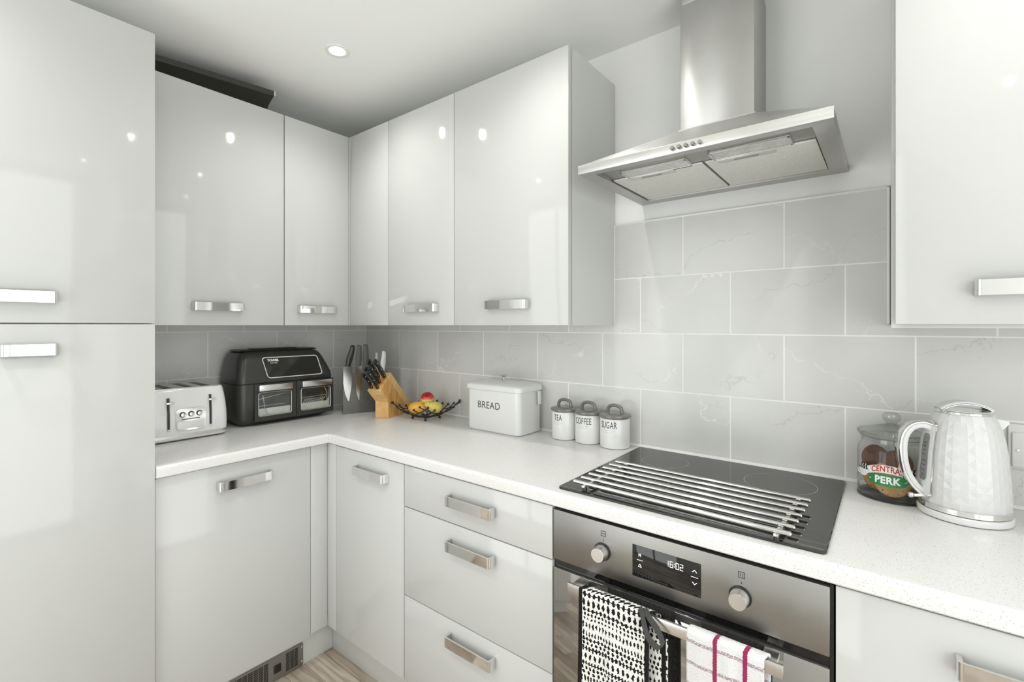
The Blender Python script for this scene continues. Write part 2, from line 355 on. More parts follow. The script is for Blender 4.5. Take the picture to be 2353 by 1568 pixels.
M['loop'] = pm('charcoal_cotton_tape', (.045, .045, .042), rough=.95, bump=.3, bscale=900)
M['gauge'] = pm('smoked_gauge_window', (.20, .20, .195), rough=.1)
M['cornice'] = pm('dark_painted_moulding', (.035, .034, .028), rough=.5)
M['cornicetop'] = pm('white_moulding_end', (.6, .6, .58), rough=.5)
M['socket'] = pm('white_socket_plastic', (.74, .74, .72), rough=.3)
M['pvc'] = pm('white_window_plastic', (.8, .8, .8), rough=.4)
M['lamp'] = pm('lit_lamp_face', (1, 1, 1), rough=.5, emit=(1, .985, .95), estr=1)
M['plinth'] = pm('white_plinth_board', (.58, .585, .56), rough=.3)

# ------------------------------------------------------------------ mesh helpers
def BM(): return bmesh.new()

def box(bm, x0, x1, y0, y1, z0, z1, bev=0., seg=2):
    if x0 > x1: x0, x1 = x1, x0
    if y0 > y1: y0, y1 = y1, y0
    r = bmesh.ops.create_cube(bm, size=1)
    vs = r['verts']
    for v in vs:
        v.co = Vector((x0 + (v.co.x + .5) * (x1 - x0), y0 + (v.co.y + .5) * (y1 - y0), z0 + (v.co.z + .5) * (z1 - z0)))
    if bev > 0:
        es = list({e for v in vs for e in v.link_edges})
        bmesh.ops.bevel(bm, geom=es, offset=bev, segments=seg, profile=.5, affect='EDGES')
    return bm

def prism(bm, pts, fn, a0, a1):
    """polygon pts (p, q) extruded between a0 and a1; fn(p, q, a) gives the 3-D point"""
    A = [bm.verts.new(fn(p, q, a0)) for p, q in pts]
    B = [bm.verts.new(fn(p, q, a1)) for p, q in pts]
    n = len(pts)
    fs = [bm.faces.new(A[::-1]), bm.faces.new(B)]
    for i in range(n):
        fs.append(bm.faces.new((A[i], A[(i + 1) % n], B[(i + 1) % n], B[i])))
    bmesh.ops.recalc_face_normals(bm, faces=fs)
    return bm

XZ = lambda p, q, a: Vector((p, a, q))      # polygon in x,z extruded along y
YZ = lambda p, q, a: Vector((a, p, q))      # polygon in y,z extruded along x
XY = lambda p, q, a: Vector((p, q, a))

def loft(bm, rings, cap0=True, cap1=True, closed=True):
    V = [[bm.verts.new(p) for p in r] for r in rings]
    n = len(V[0]); fs = []
    for a, b in zip(V, V[1:]):
        for i in range(n if closed else n - 1):
            fs.append(bm.faces.new((a[i], a[(i + 1) % n], b[(i + 1) % n], b[i])))
    if cap0: fs.append(bm.faces.new(V[0][::-1]))
    if cap1: fs.append(bm.faces.new(V[-1]))
    bmesh.ops.recalc_face_normals(bm, faces=fs)
    return bm

def rrect(x0, x1, y0, y1, r, n=5):
    pts = []
    for cx, cy, a in ((x1 - r, y1 - r, 0), (x0 + r, y1 - r, 90), (x0 + r, y0 + r, 180), (x1 - r, y0 + r, 270)):
        for k in range(n + 1):
            t = math.radians(a + 90 * k / n)
            pts.append((cx + r * math.cos(t), cy + r * math.sin(t)))
    return pts

def lathe(bm, prof, c=(0, 0), n=40, capb=True, capt=True):
    rings = [[Vector((c[0] + r * math.cos(2 * PI * i / n), c[1] + r * math.sin(2 * PI * i / n), z)) for i in range(n)] for r, z in prof]
    return loft(bm, rings, capb, capt)

def ball(bm, c, r, sx=1, sy=1, sz=1, u=14, v=9):
    vs = bmesh.ops.create_uvsphere(bm, u_segments=u, v_segments=v, radius=r)['verts']
    for p in vs: p.co = Vector((c[0] + p.co.x * sx, c[1] + p.co.y * sy, c[2] + p.co.z * sz))
    return bm

def tube(bm, pts, r, n=8, cap=True, ra=None):
    """round (or elliptical: r across, ra along the frame normal) tube along points"""
    P = [Vector(p) for p in pts]; rings = []; up = None
    for i, p in enumerate(P):
        t = (P[min(i + 1, len(P) - 1)] - P[max(i - 1, 0)]).normalized()
        if up is None:
            up = Vector((0, 0, 1)) if abs(t.z) < .9 else Vector((0, 1, 0))
        s = t.cross(up).normalized(); w = s.cross(t).normalized(); up = w
        rr = r[i] if isinstance(r, (list, tuple)) else r
        rb = rr if ra is None else ra
        rings.append([p + s * rr * math.cos(2 * PI * k / n) + w * rb * math.sin(2 * PI * k / n) for k in range(n)])
    return loft(bm, rings, cap, cap)

def strap(bm, pts, half, thick, side=Vector((0, 1, 0))):
    """flat band: centre line pts, half width along side, thickness in the plane"""
    P = [Vector(p) for p in pts]; rings = []
    for i, p in enumerate(P):
        t = (P[min(i + 1, len(P) - 1)] - P[max(i - 1, 0)]).normalized()
        nrm = t.cross(side).normalized() * thick / 2
        s = side * half
        rings.append([p - s * .85 - nrm, p - s - nrm * .4, p - s + nrm * .4, p - s * .85 + nrm, p + s * .85 + nrm, p + s + nrm * .4, p + s - nrm * .4, p + s * .85 - nrm])
    return loft(bm, rings)

def smoothcurve(pts, n=6):
    """Catmull-Rom through the points"""
    P = [Vector(p) for p in pts]; out = []
    for i in range(len(P) - 1):
        a, b, c, d = P[max(i - 1, 0)], P[i], P[i + 1], P[min(i + 2, len(P) - 1)]
        for k in range(n):
            t = k / n
            out.append(.5 * ((2 * b) + (c - a) * t + (2 * a - 5 * b + 4 * c - d) * t * t + (3 * b - a - 3 * c + d) * t ** 3))
    out.append(P[-1]); return out

def stroke(bm, pts, w, fn, th=.0006):
    """flat drawn line of width w in a plane; fn(p, q, depth) gives 3-D"""
    for (ax, ay), (bx, by) in zip(pts, pts[1:]):
        dx, dy = bx - ax, by - ay; L = math.hypot(dx, dy) or 1e-9
        ex, ey = dx / L * w * .4, dy / L * w * .4; nx, ny = -dy / L * w / 2, dx / L * w / 2
        q = [(ax - ex + nx, ay - ey + ny), (ax - ex - nx, ay - ey - ny), (bx + ex - nx, by + ey - ny), (bx + ex + nx, by + ey + ny)]
        prism(bm, q, fn, 0, th)
    return bm

def text_bm(s, size, sx=1., depth=.0004, spacing=1., bold=0.):
    cu = bpy.data.curves.new('lettering', 'FONT'); cu.body = s; cu.size = size; cu.align_x = 'CENTER'; cu.align_y = 'CENTER'
    cu.extrude = depth; cu.space_character = spacing; cu.offset = bold; cu.resolution_u = 4
    o = bpy.data.objects.new('lettering', cu); COL.objects.link(o)
    dg = bpy.context.evaluated_depsgraph_get(); dg.update()
    me = bpy.data.meshes.new_from_object(o.evaluated_get(dg))
    bm = bmesh.new(); bm.from_mesh(me)
    bpy.data.objects.remove(o); bpy.data.curves.remove(cu); bpy.data.meshes.remove(me)
    for v in bm.verts: v.co.x *= sx
    return bm

def merge(dst, src, fn=None):
    me = bpy.data.meshes.new('tmp'); src.to_mesh(me); src.free()
    if fn:
        for v in me.vertices: v.co = fn(v.co)
    dst.from_mesh(me); bpy.data.meshes.remove(me)
    return dst

# ------------------------------------------------------------------ object helpers
ROOTM = {}
def tag(o, label=None, cat=None, group=None, kind=None):
    if label: o['label'] = label
    if cat: o['category'] = cat
    if group: o['group'] = group
    if kind: o['kind'] = kind
    return o

def thing(name, label, cat, loc=(0, 0, 0), rotz=0., group=None):
    o = bpy.data.objects.new(name, None); COL.objects.link(o)
    o.empty_display_size = .05
    o.location = loc; o.rotation_euler = (0, 0, rotz)
    ROOTM[o] = Matrix.Translation(loc) @ Matrix.Rotation(rotz, 4, 'Z')
    return tag(o, label, cat, group)

def obj(name, bm, mat, parent=None, local=False, ang=35, flat=False, label=None):
    me = bpy.data.meshes.new(name)
    o = bpy.data.objects.new(name, me); COL.objects.link(o)
    if parent is not None:
        o.parent = parent; ROOTM[o] = ROOTM[parent]
        if not local: bmesh.ops.transform(bm, matrix=ROOTM[parent].inverted(), verts=bm.verts)
    else:
        ROOTM[o] = Matrix.Identity(4)
    bm.normal_update(); bm.to_mesh(me); bm.free()
    me.materials.append(mat)
    if not flat:
        for p in me.polygons: p.use_smooth = True
        me.set_sharp_from_angle(angle=math.radians(ang))
    if label: o['label'] = label
    return o

def struct(name, bm, mat):
    o = obj(name, bm, mat); o['kind'] = 'structure'; return o

def solo(name, bm, mat, label, cat, loc, group=None, ang=35):
    """a thing that is one mesh; its origin is moved to loc"""
    bmesh.ops.translate(bm, verts=bm.verts, vec=-Vector(loc))
    o = obj(name, bm, mat, ang=ang); o.location = loc
    ROOTM[o] = Matrix.Translation(loc)
    return tag(o, label, cat, group)

# ------------------------------------------------------------------ sizes (metres): corner of the two tiled walls is x=0, y=0
ZF, ZC = -.035, 2.42
WT, WB = .91, .872
UB, UT = 1.359, 2.285
RX, RY = 3.36, -2.72

struct('floor', box(BM(), -.1, RX + .1, RY - .1, .1, ZF - .1, ZF), M['floor'])
struct('ceiling', box(BM(), -.1, RX + .1, RY - .1, .1, ZC, ZC + .1), M['ceil'])
struct('wall_left', box(BM(), -.1, 0, RY - .1, .1, ZF, ZC), M['paint'])
struct('wall_back', box(BM(), 0, RX + .1, 0, .1, ZF, ZC), M['paint'])
# wall behind the photographer and end wall, with unseen openings added for fill light
bm = BM(); WX0, WX1, WZ0, WZ1 = .12, 1.7, .02, 2.30
box(bm, 0, WX0, RY - .1, RY, ZF, ZC); box(bm, WX1, RX + .1, RY - .1, RY, ZF, ZC)
box(bm, WX0, WX1, RY - .1, RY, ZF, WZ0); box(bm, WX0, WX1, RY - .1, RY, WZ1, ZC)
struct('wall_front', bm, M['paint'])
bm = BM(); DY0, DY1, DZ1 = -2.64, -.50, 2.34
box(bm, RX, RX + .1, DY1, 0, ZF, ZC); box(bm, RX, RX + .1, RY, DY0, ZF, ZC); box(bm, RX, RX + .1, DY0, DY1, DZ1, ZC)
struct('wall_right', bm, M['paint'])
bm = BM()
for x in (WX0, (WX0 + WX1) / 2 - .03, WX1 - .06): box(bm, x, x + .06, RY - .08, RY - .02, WZ0, WZ1, .005)
box(bm, WX0, WX1, RY - .08, RY - .02, WZ0, WZ0 + .06, .005); box(bm, WX0, WX1, RY - .08, RY - .02, WZ1 - .06, WZ1, .005)
struct('fill_window_1', bm, M['pvc'])  # unseen frame of the added window, sized for its fill light
bm = BM()
for y in (DY0, (DY0 + DY1) / 2 - .04, DY1 - .08): box(bm, RX + .02, RX + .08, y, y + .08, ZF, DZ1, .005)
box(bm, RX + .02, RX + .08, DY0, DY1, DZ1 - .08, DZ1, .005); box(bm, RX + .02, RX + .08, DY0, DY1, ZF, ZF + .1, .005)
struct('fill_door_1', bm, M['pvc'])  # unseen frame of the added door, opening shaped for side fill

# tiled splashbacks (tiles are surface pattern), with thin trim strips on the raised part
sb = thing('tiled_splashback', 'pale grey marbled tile splashback rising behind the hob', 'tiles', (1.5, 0, WT))
bm = BM(); prism(bm, [(.0, WT), (3.4, WT), (3.4, UB + .002), (2.432, UB + .002), (2.432, 1.742), (1.604, 1.742), (1.604, UB + .002), (.0, UB + .002)], XZ, -.008, -.0005)
t_panel = obj('tile_panel', bm, M['tileB'], None); t_panel.parent = sb; t_panel.location = -Vector(sb.location)
bm = BM(); box(bm, 1.603, 1.607, -.0105, -.001, UB + .003, 1.745, .0008)
obj('edge_trim', bm, M['trim'], sb)
bm = BM(); box(bm, 1.603, 2.434, -.0105, -.001, 1.742, 1.746, .0008)
obj('edge_trim', bm, M['trim'], sb)
bm = BM(); box(bm, 2.428, 2.434, -.0105, -.001, UB + .003, 1.745, .0008)
obj('edge_trim', bm, M['trim'], sb)
sb2 = thing('tiled_splashback', 'grey marbled tile splashback behind the toaster and black cooker', 'tiles', (0, -.6, WT))
bm = BM(); box(bm, .0005, .008, -1.203, -.009, WT, UB + .002)
t2 = obj('tile_panel', bm, M['tileA'], None); t2.parent = sb2; t2.location = -Vector(sb2.location)
# white sealant bead where tiles meet worktop
bm = BM(); prism(bm, [(-.0085, WT + .0005), (-.016, WT + .0005), (-.0085, WT + .008)], YZ, .62, 3.3)
obj('sealant_bead', bm, M['trim'], sb)
bm = BM(); prism(bm, [(.0085, WT + .0005), (.016, WT + .0005), (.0085, WT + .008)], XZ, -1.2, -.01)
obj('sealant_bead', bm, M['trim'], sb2)

# ------------------------------------------------------------------ handles, doors, cabinets
def handle_bm(c, axis, out, L=.19, h=.031, proj=.030, th=.0075):
    """flat strap bow handle: c centre on the door face, axis 'x'/'y' its run, out = outward sign vector"""
    def outline(L2, d, r):
        pts = [(-L2, 0)]
        for k in range(7):
            t = PI - k * PI / 12; pts.append((-L2 + r + r * math.cos(t), d - r + r * math.sin(t)))
        for k in range(7):
            t = PI / 2 - k * PI / 12; pts.append((L2 - r + r * math.cos(t), d - r + r * math.sin(t)))
        pts.append((L2, 0)); return pts
    po = outline(L / 2, proj, .009); pi_ = outline(L / 2 - th, proj - th + .002, .004)
    poly = po + pi_[::-1]
    bm = BM()
    o = Vector(out)
    a = Vector((1, 0, 0)) if axis == 'x' else Vector((0, 1, 0))
    C = Vector(c)
    A = [bm.verts.new(C + a * p + o * q - Vector((0, 0, h / 2))) for p, q in poly]
    B = [bm.verts.new(C + a * p + o * q + Vector((0, 0, h / 2))) for p, q in poly]
    n = len(po)
    m = len(pi_)
    fs = []
    T = len(poly)
    for i in range(T): fs.append(bm.faces.new((A[i], A[(i + 1) % T], B[(i + 1) % T], B[i])))
    # end caps as a strip of quads between the outer and inner outlines
    for S in (A, B):
        for i in range(n - 1):
            j = T - 1 - i
            fs.append(bm.faces.new((S[i], S[i + 1], S[j - 1], S[j])))
    bmesh.ops.recalc_face_normals(bm, faces=fs)
    return bm

def front(root, name, x0, x1, y0, y1, z0, z1, hc=None, axis='x', out=(0, -1, 0), L=.19, hname='handle'):
    d = obj(name, box(BM(), x0, x1, y0, y1, z0, z1, .0016), M['gloss'], root)
    if hc: obj(hname, handle_bm(hc, axis, out, L), M['chrome'], d, label='polished chrome bow handle')
    return d

def carcass(root, pts, z0, z1, name='body'):
    return obj(name, prism(BM(), pts, XY, z0, z1), M['carcass'], root)
R4 = lambda x0, x1, y0, y1: [(x0, y0), (x1, y0), (x1, y1), (x0, y1)]

# wall units on the left wall
t = thing('wall_cabinet', 'glossy white wall cabinet above the toaster, beside the tall cupboard', 'cabinet', (0, -.93, UB))
carcass(t, R4(.001, .3185, -1.200, -.6655), UB, UT)
front(t, 'door', .3235, .3438, -1.199, -.6665, UB, UT, (.3438, -.931, 1.4325), 'y', (1, 0, 0), .183)
t = thing('corner_wall_cabinet', 'glossy white L-shaped wall cabinet filling the inner corner', 'cabinet', (0, 0, UB))
carcass(t, [(.001, -.6635), (.3185, -.6635), (.3185, -.3185), (.6525, -.3185), (.6525, -.001), (.001, -.001)], UB, UT)
front(t, 'door', .3235, .3438, -.6625, -.3475, UB, UT, (.3438, -.515, 1.431), 'y', (1, 0, 0), .184)
front(t, 'door', .3475, .6515, -.3438, -.3235, UB, UT)
obj('corner_post', box(BM(), .3235, .3455, -.3455, -.3235, UB, UT, .001), M['gloss'], t)
# wall units on the hob wall
t = thing('wall_cabinet', 'narrower glossy white wall cabinet above the wire fruit bowl', 'cabinet', (.86, 0, UB))
carcass(t, R4(.6545, 1.0725, -.3185, -.001), UB, UT)
front(t, 'door', .6545, 1.0715, -.3438, -.3235, UB, UT, (.8865, -.3438, 1.4315), 'x', L=.196)
t = thing('wall_cabinet', 'wide glossy white wall cabinet above the bread bin, nearest the hood', 'cabinet', (1.34, 0, UB))
carcass(t, R4(1.0745, 1.6035, -.3185, -.001), UB, UT)
front(t, 'door', 1.0745, 1.6035, -.3438, -.3235, UB, UT, (1.3495, -.3438, 1.4335), 'x', L=.19)
t = thing('wall_cabinet', 'glossy white wall cabinet above the kettle, on the far side of the hood', 'cabinet', (2.70, 0, UB))
carcass(t, R4(2.4365, 2.97, -.3185, -.001), UB - .006, UT)
front(t, 'door', 2.4435, 2.97, -.3438, -.3245, UB + .002, UT, (2.668, -.3438, 1.4345), 'x', L=.20)

# tall unit, left of the run
t = thing('tall_cabinet', 'full-height glossy white cupboard with two doors, next to the toaster', 'cabinet', (.3, -1.5, ZF))
carcass(t, R4(.001, .579, -1.805, -1.2045), .10, UT)
obj('plinth', box(BM(), .02, .54, -1.80, -1.2045, ZF, .099), M['plinth'], t)
front(t, 'door', .5835, .6035, -1.804, -1.205, 1.3655, UT, (.6035, -1.512, 1.4365), 'y', (1, 0, 0), .158)
front(t, 'door', .5835, .6035, -1.804, -1.205, .105, 1.3625, (.6035, -1.488, 1.2925), 'y', (1, 0, 0), .113)

# base units
BA, BBF = .590, -.605          # door faces on the two runs
t = thing('base_cabinet', 'white base unit with one wide handled door under the toaster worktop', 'cabinet', (.3, -.93, ZF))
carcass(t, R4(.001, BA - .025, -1.2025, -.6795), .105, WB - .001)
front(t, 'door', BA - .02, BA, -1.2015, -.6795, .095, .8655, (BA, -.932, .797), 'y', (1, 0, 0), .185)
t = thing('base_cabinet', 'slim white base unit with a single door and filler in the inner corner', 'cabinet', (.87, -.3, ZF))
carcass(t, R4(.6575, 1.0865, BBF + .025, -.001), .105, WB - .001)
front(t, 'door', .6575, 1.0855, BBF, BBF + .02, .105, .8665, (.903, BBF, .8005), 'x', L=.193)
obj('filler_panel', box(BM(), BA - .02, BA, -.6775, BBF, .105, .868, .001), M['gloss'], t)
obj('filler_panel', box(BM(), BA, .6555, BBF, BBF + .02, .105, .868, .001), M['gloss'], t)
t = thing('drawer_unit', 'white base unit with three stacked drawers beside the oven', 'drawers', (1.4, -.3, ZF))
carcass(t, R4(1.0885, 1.7145, BBF + .025, -.001), .105, WB - .001)
front(t, 'drawer', 1.0895, 1.7135, BBF, BBF + .02, .7215, .8665, (1.4155, BBF, .7995), 'x', L=.193)
front(t, 'drawer', 1.0895, 1.7135, BBF, BBF + .02, .4095, .7185, (1.4155, BBF, .6555), 'x', L=.193)
front(t, 'drawer', 1.0895, 1.7135, BBF, BBF + .02, .105, .4065, (1.4155, BBF, .3515), 'x', L=.193)
t = thing('base_cabinet', 'white base unit under the kettle, on the far side of the oven', 'cabinet', (2.7, -.3, ZF))
carcass(t, R4(2.3525, 3.2, BBF + .025, -.001), .105, WB - .001)
front(t, 'door', 2.3535, 2.885, BBF, BBF + .02, .105, .8665, (2.617, BBF, .796), 'x', L=.195)
front(t, 'door', 2.8885, 3.2, BBF, BBF + .02, .105, .8665)

# plinths and heater grille
tag(solo('plinth', box(BM(), .525, .543, -1.2, -.543, ZF, .104, .001), M['plinth'], 'white kickboard carrying the steel vent grille', 'plinth', (.53, -.9, ZF)))
tag(solo('plinth', box(BM(), .5445, 3.2, -.553, -.535, ZF, .1035, .001), M['plinth'], 'long white kickboard below the drawers and oven', 'plinth', (1.8, -.54, ZF)))
t = thing('plinth_heater_grille', 'steel slotted vent grille with a black switch low on the kickboard', 'vent grille', (.545, -.9, ZF))
gx = .5445
obj('face_plate', prism(BM(), rrect(-1.13, -.688, -.0335, .060, .006), YZ, gx, gx + .004), M['steel'], t)
bm = BM()
def slots(bm, y0, y1, cols):
    w = (y1 - y0) / cols
    for c in range(cols):
        for r in range(11):
            z = -.020 + r * .0066
            box(bm, gx + .0038, gx + .0046, y0 + c * w + .0012, y0 + (c + 1) * w - .0012, z, z + .0042)
slots(bm, -.760, -.709, 3)
obj('slot_panel', bm, M['black'], t)
bm = BM(); slots(bm, -1.00, -.827, 9); obj('slot_panel', bm, M['black'], t)
obj('switch', box(BM(), gx + .0035, gx + .007, -.807, -.779, -.004, .027, .001), M['black_gloss'], t)
bm = BM()
for z in (-.012, .042): lathe(bm, [(.0001, 0), (.003, 0), (.003, .001), (.0001, .0012)], n=10); 
bm.free()
for z in (-.014, .044):
    bm = BM(); ball(bm, (gx + .004, -.694, z), .0024); obj('screw', bm, M['trim'], t)

# worktops
def worktop_prof(f):
    """section from back (0) to rounded front edge (f positive)"""
    r = .011; pts = [(0, WB), (f - .003, WB), (f, WB + .003)]
    for k in range(6):
        a = k * PI / 10; pts.append((f - r + r * math.cos(a), WT - r + r * math.sin(a)))
    pts.append((0, WT)); return pts
bm = prism(BM(), worktop_prof(.6145), lambda p, q, a: Vector((p, a, q)), -1.2035, -.6148)
box(bm, 0, .6150, -.6147, -.0005, WB, WT)
for v in bm.verts: v.co.x += .0005
solo('worktop', bm, M['worktop'], 'white speckled worktop run carrying the toaster and black cooker', 'worktop', (.3, -.6, WB))
bm = prism(BM(), worktop_prof(.6145), lambda p, q, a: Vector((a, -p, q)), .6172, 3.25)
for v in bm.verts: v.co.y -= .0005
solo('worktop', bm, M['worktop'], 'long white speckled worktop run holding the hob and kettle', 'worktop', (1.9, -.3, WB))

# dark moulding lying on top of the left wall cabinet
t = thing('cornice_offcut', 'dark moulding strip lying on top of the wall cabinet', 'moulding', (.29, -.93, UT), 0)
a = math.radians(-9.5)
prof = [(-.115, .001), (-.085, .001), (-.075, .016), (-.05, .042), (-.008, .064), (0, .066), (0, .088), (-.03, .088), (-.115, .088)]
def cof(p, q, s):
    x, y = p, s
    return Vector((.346 + x * math.cos(a) - y * math.sin(a) * -1 * -1, -.709 + x * math.sin(a) * 0 + y, UT + q))
bm = BM()
for pts, s0, s1 in ((prof, -.494, -.001),):
    def cf(p, q, s): return Vector((.346 + p + s * .155, -.709 + s, UT + q))
    prism(bm, pts, cf, s0, s1)
obj('moulding', bm, M['cornice'], t)
bm = BM(); prism(bm, [(-.006, .0665), (.0006, .0665), (.0006, .0875), (-.006, .0875)], cf, -.0008, .004)
obj('end_cap', bm, M['cornicetop'], t, label='white cut end')

# ------------------------------------------------------------------ hood
HX0, HX1, HY, HZ, HL = 1.712, 2.340, -.464, 1.804, 1.829
t = thing('cooker_hood', 'stainless steel chimney cooker hood above the hob', 'cooker hood', (2.026, 0, HZ))
CX0, CX1, CY, CZ = 1.912, 2.126, -.172, 1.974
bm = BM()
def rect(x0, x1, y0, y1, z): return [Vector((x0, y0, z)), Vector((x1, y0, z)), Vector((x1, y1, z)), Vector((x0, y1, z))]
w = .042
yb = -.001
loft(bm, [rect(HX0 + w, HX1 - w, HY + .03, yb - .045, HZ + .014), rect(HX0 + w, HX1 - w, HY + .03, yb - .045, HZ + .0005), rect(HX0 + .001, HX1 - .001, HY + .001, yb, HZ), rect(HX0, HX1, HY, yb, HZ + .001), rect(HX0, HX1, HY, yb, HL - .001), rect(HX0 + .001, HX1 - .001, HY + .001, yb, HL),
          rect(CX0 - .004, CX1 + .004, CY - .004, yb, CZ), rect(CX0 - .004, CX1 + .004, CY - .004, yb, CZ + .003)], cap0=False)
obj('canopy', bm, M['steel_hood'], t, ang=8)
bm = BM(); box(bm, HX0 - .0005, HX1 + .0005, HY - .0012, HY + .004, HZ - .0003, HL + .0004, .0008); obj('front_lip', bm, M['steel_lit'], t, label='front lip of the hood, brightness put into its colour')
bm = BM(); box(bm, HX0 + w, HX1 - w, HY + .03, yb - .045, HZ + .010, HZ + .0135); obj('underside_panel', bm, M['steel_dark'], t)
bm = BM(); box(bm, CX0, CX1, CY, -.001, CZ + .0035, 2.372, .0015); box(bm, CX0 + .004, CX1 - .004, CY + .004, -.001, 2.372, ZC - .001, .001)
obj('chimney', bm, M['steel_hood'], t)
for x0, x1, hx in ((1.758, 2.026, 1.875), (2.034, 2.294, 2.135)):
    f = obj('grease_filter', box(BM(), x0, x1, -.327, -.05, HZ + .0045, HZ + .0098, .001), M['filter'], t)
    bm = BM(); box(bm, hx - .07, hx + .07, -.3255, -.298, HZ + .003, HZ + .0048, .0006); l = obj('latch_plate', bm, M['satin'], f)
    bm = BM(); box(bm, hx - .03, hx + .03, -.316, -.306, HZ + .002, HZ + .0032, .0005); obj('latch', bm, M['steel_dark'], f)
for x0, x1, y0 in ((1.806, 1.998, -.382), (2.058, 2.246, -.390)):
    l = obj('light_cover', prism(BM(), rrect(x0, x1, y0, y0 + .062, .006), XY, HZ + .0065, HZ + .0098), M['trim' if x0 < 1.9 else 'traymetal'], t)
    bm = BM()
    for k in range(36):
        xx = x0 + .008 + k * (x1 - x0 - .016) / 36
        box(bm, xx, xx + .0022, y0 + .007, y0 + .055, HZ + .0055, HZ + .0068)
    obj('ribbed_lens', bm, M['traymetal'], l)
    bm = BM()
    for a0, a1, b0, b1 in ((x0, x1, y0, y0 + .005), (x0, x1, y0 + .057, y0 + .062), (x0, x0 + .005, y0, y0 + .062), (x1 - .005, x1, y0, y0 + .062)): box(bm, a0, a1, b0, b1, HZ + .0045, HZ + .0066, .0004)
    obj('lens_frame', bm, M['satin'], l)
for k in range(5):
    x = 1.994 + k * .01725
    bm = BM(); lathe(bm, [(.0001, 0), (.0052, 0), (.0052, .009), (.0042, .011), (.0001, .011)], n=16)
    for v in bm.verts: v.co = Vector((x + v.co.x, HY - .0012 - v.co.z, HZ + .0115 + v.co.y))
    obj('button', bm, M['steel_dark'], t)

# ------------------------------------------------------------------ hob and pan rack
t = thing('ceramic_hob', 'black glass ceramic hob set into the worktop', 'hob', (2.026, -.31, WT))
obj('glass_plate', loft(BM(), [[Vector((x, y, WT + .0005)) for x, y in rrect(1.717, 2.337, -.584, -.034, .012)], [Vector((x, y, WT + .0045)) for x, y in rrect(1.717, 2.337, -.584, -.034, .012)], [Vector((x, y, WT + .0058)) for x, y in rrect(1.7185, 2.3355, -.5825, -.0355, .011)]]), M['hobglass'], t)
def ring(bm, cx, cy, r, w, z, n=64):
    rg = []
    for rr in (r - w / 2, r + w / 2): rg.append([Vector((cx + rr * math.cos(2 * PI * i / n), cy + rr * math.sin(2 * PI * i / n), z)) for i in range(n)])
    return loft(bm, rg, False, False)
for cx, cy, r in ((2.192, -.178, .090), (1.86, -.165, .072), (1.87, -.42, .09), (2.17, -.44, .072)):
    bm = BM(); ring(bm, cx, cy, r, .0014, WT + .00595); obj('cooking_zone', bm, M['hobmark'], t)
fnh = lambda p, q, d: Vector((p, q, WT + .0059 + d * .1))
for x in (1.90, 1.95, 2.0, 2.05, 2.1):
    bm = BM(); stroke(bm, [(x - .006, -.562), (x + .006, -.562)], .0012, fnh); stroke(bm, [(x, -.568), (x, -.556)], .0012, fnh)
    obj('touch_control', bm, M['hobmark'], t)
bm = BM(); stroke(bm, [(1.723, -.5715), (2.331, -.5715)], .0014, fnh); obj('bevel_line', bm, M['hobmark'], t)

rot = math.radians(-1.7)
t = thing('pan_rack', 'chrome trivet rack of seven long rods lying across the black hob', 'trivet', (2.023, -.459, WT + .006), rot)
for k in range(7):
    y = .119 - k * .0397
    bm = BM(); tube(bm, [(-.259, y, .021), (-.257, y, .021), (.257, y, .021), (.259, y, .021)], [.003, .0048, .0048, .003], 12); obj('rod', bm, M['chrome'], t, True)
for x in (-.225, .232):
    bm = BM(); box(bm, x - .005, x + .005, -.128, .128, .0105, .0162, .001); obj('crossbar', bm, M['satin'], t, True)
    for y in (-.118, .118):
        bm = BM(); lathe(bm, [(.006, 0), (.0065, .004), (.0045, .0105)], (x, y), 14); obj('foot', bm, M['black'], t, True)

# ------------------------------------------------------------------ oven
OX0, OX1 = 1.7175, 2.3445
t = thing('built_in_oven', 'steel built-in oven with a mirrored glass door under the hob', 'oven', (2.03, -.3, ZF))
obj('body', box(BM(), OX0 + .004, OX1 - .004, -.575, -.05, .105, WB - .008), M['black'], t)
obj('control_panel', box(BM(), OX0, OX1, BBF - .001, -.576, .727, .861, .002), M['steel'], t)
obj('front_panel', box(BM(), OX0 + .001, OX1 - .001, BBF + .008, -.576, .7055, .7265), M['black_gloss'], t, label='black strip for the shaded gap under the control panel')  # no panel: shade in the gap put in as a black strip
PF = BBF - .001
for kx in (1.865, 2.187):
    k = obj('knob', None or (lambda b: (lathe(b, [(.0001, .0), (.0195, .0), (.0195, .004), (.0178, .024), (.0165, .026), (.0001, .026)], n=40), b)[1])(BM()), M['satin'], t, True) if False else None
    bm = BM(); lathe(bm, [(.0001, .0008), (.0192, .0008), (.0192, .006), (.0180, .025), (.0168, .0275), (.0001, .0275)], n=40)
    for v in bm.verts: v.co = Vector((kx + v.co.x, PF - v.co.z, .788 + v.co.y))
    k = obj('knob', bm, M['satin'], t)
    bm = BM(); lathe(bm, [(.0001, .0002), (.0225, .0002), (.0225, .0018), (.0001, .0018)], n=40)
    for v in bm.verts: v.co = Vector((kx + v.co.x, PF - v.co.z, .788 + v.co.y))
    obj('knob_ring', bm, M['black'], k)
fnp = lambda p, q, d: Vector((p, PF - d, q))
bm = BM()
stroke(bm, [(1.868 - .006, .828), (1.868 + .006, .828), (1.868 + .006, .840), (1.868 - .006, .840), (1.868 - .006, .828)], .0013, fnp); stroke(bm, [(1.865, .834), (1.871, .834)], .0013, fnp); stroke(bm, [(1.868, .8155), (1.868, .819)], .0016, fnp)
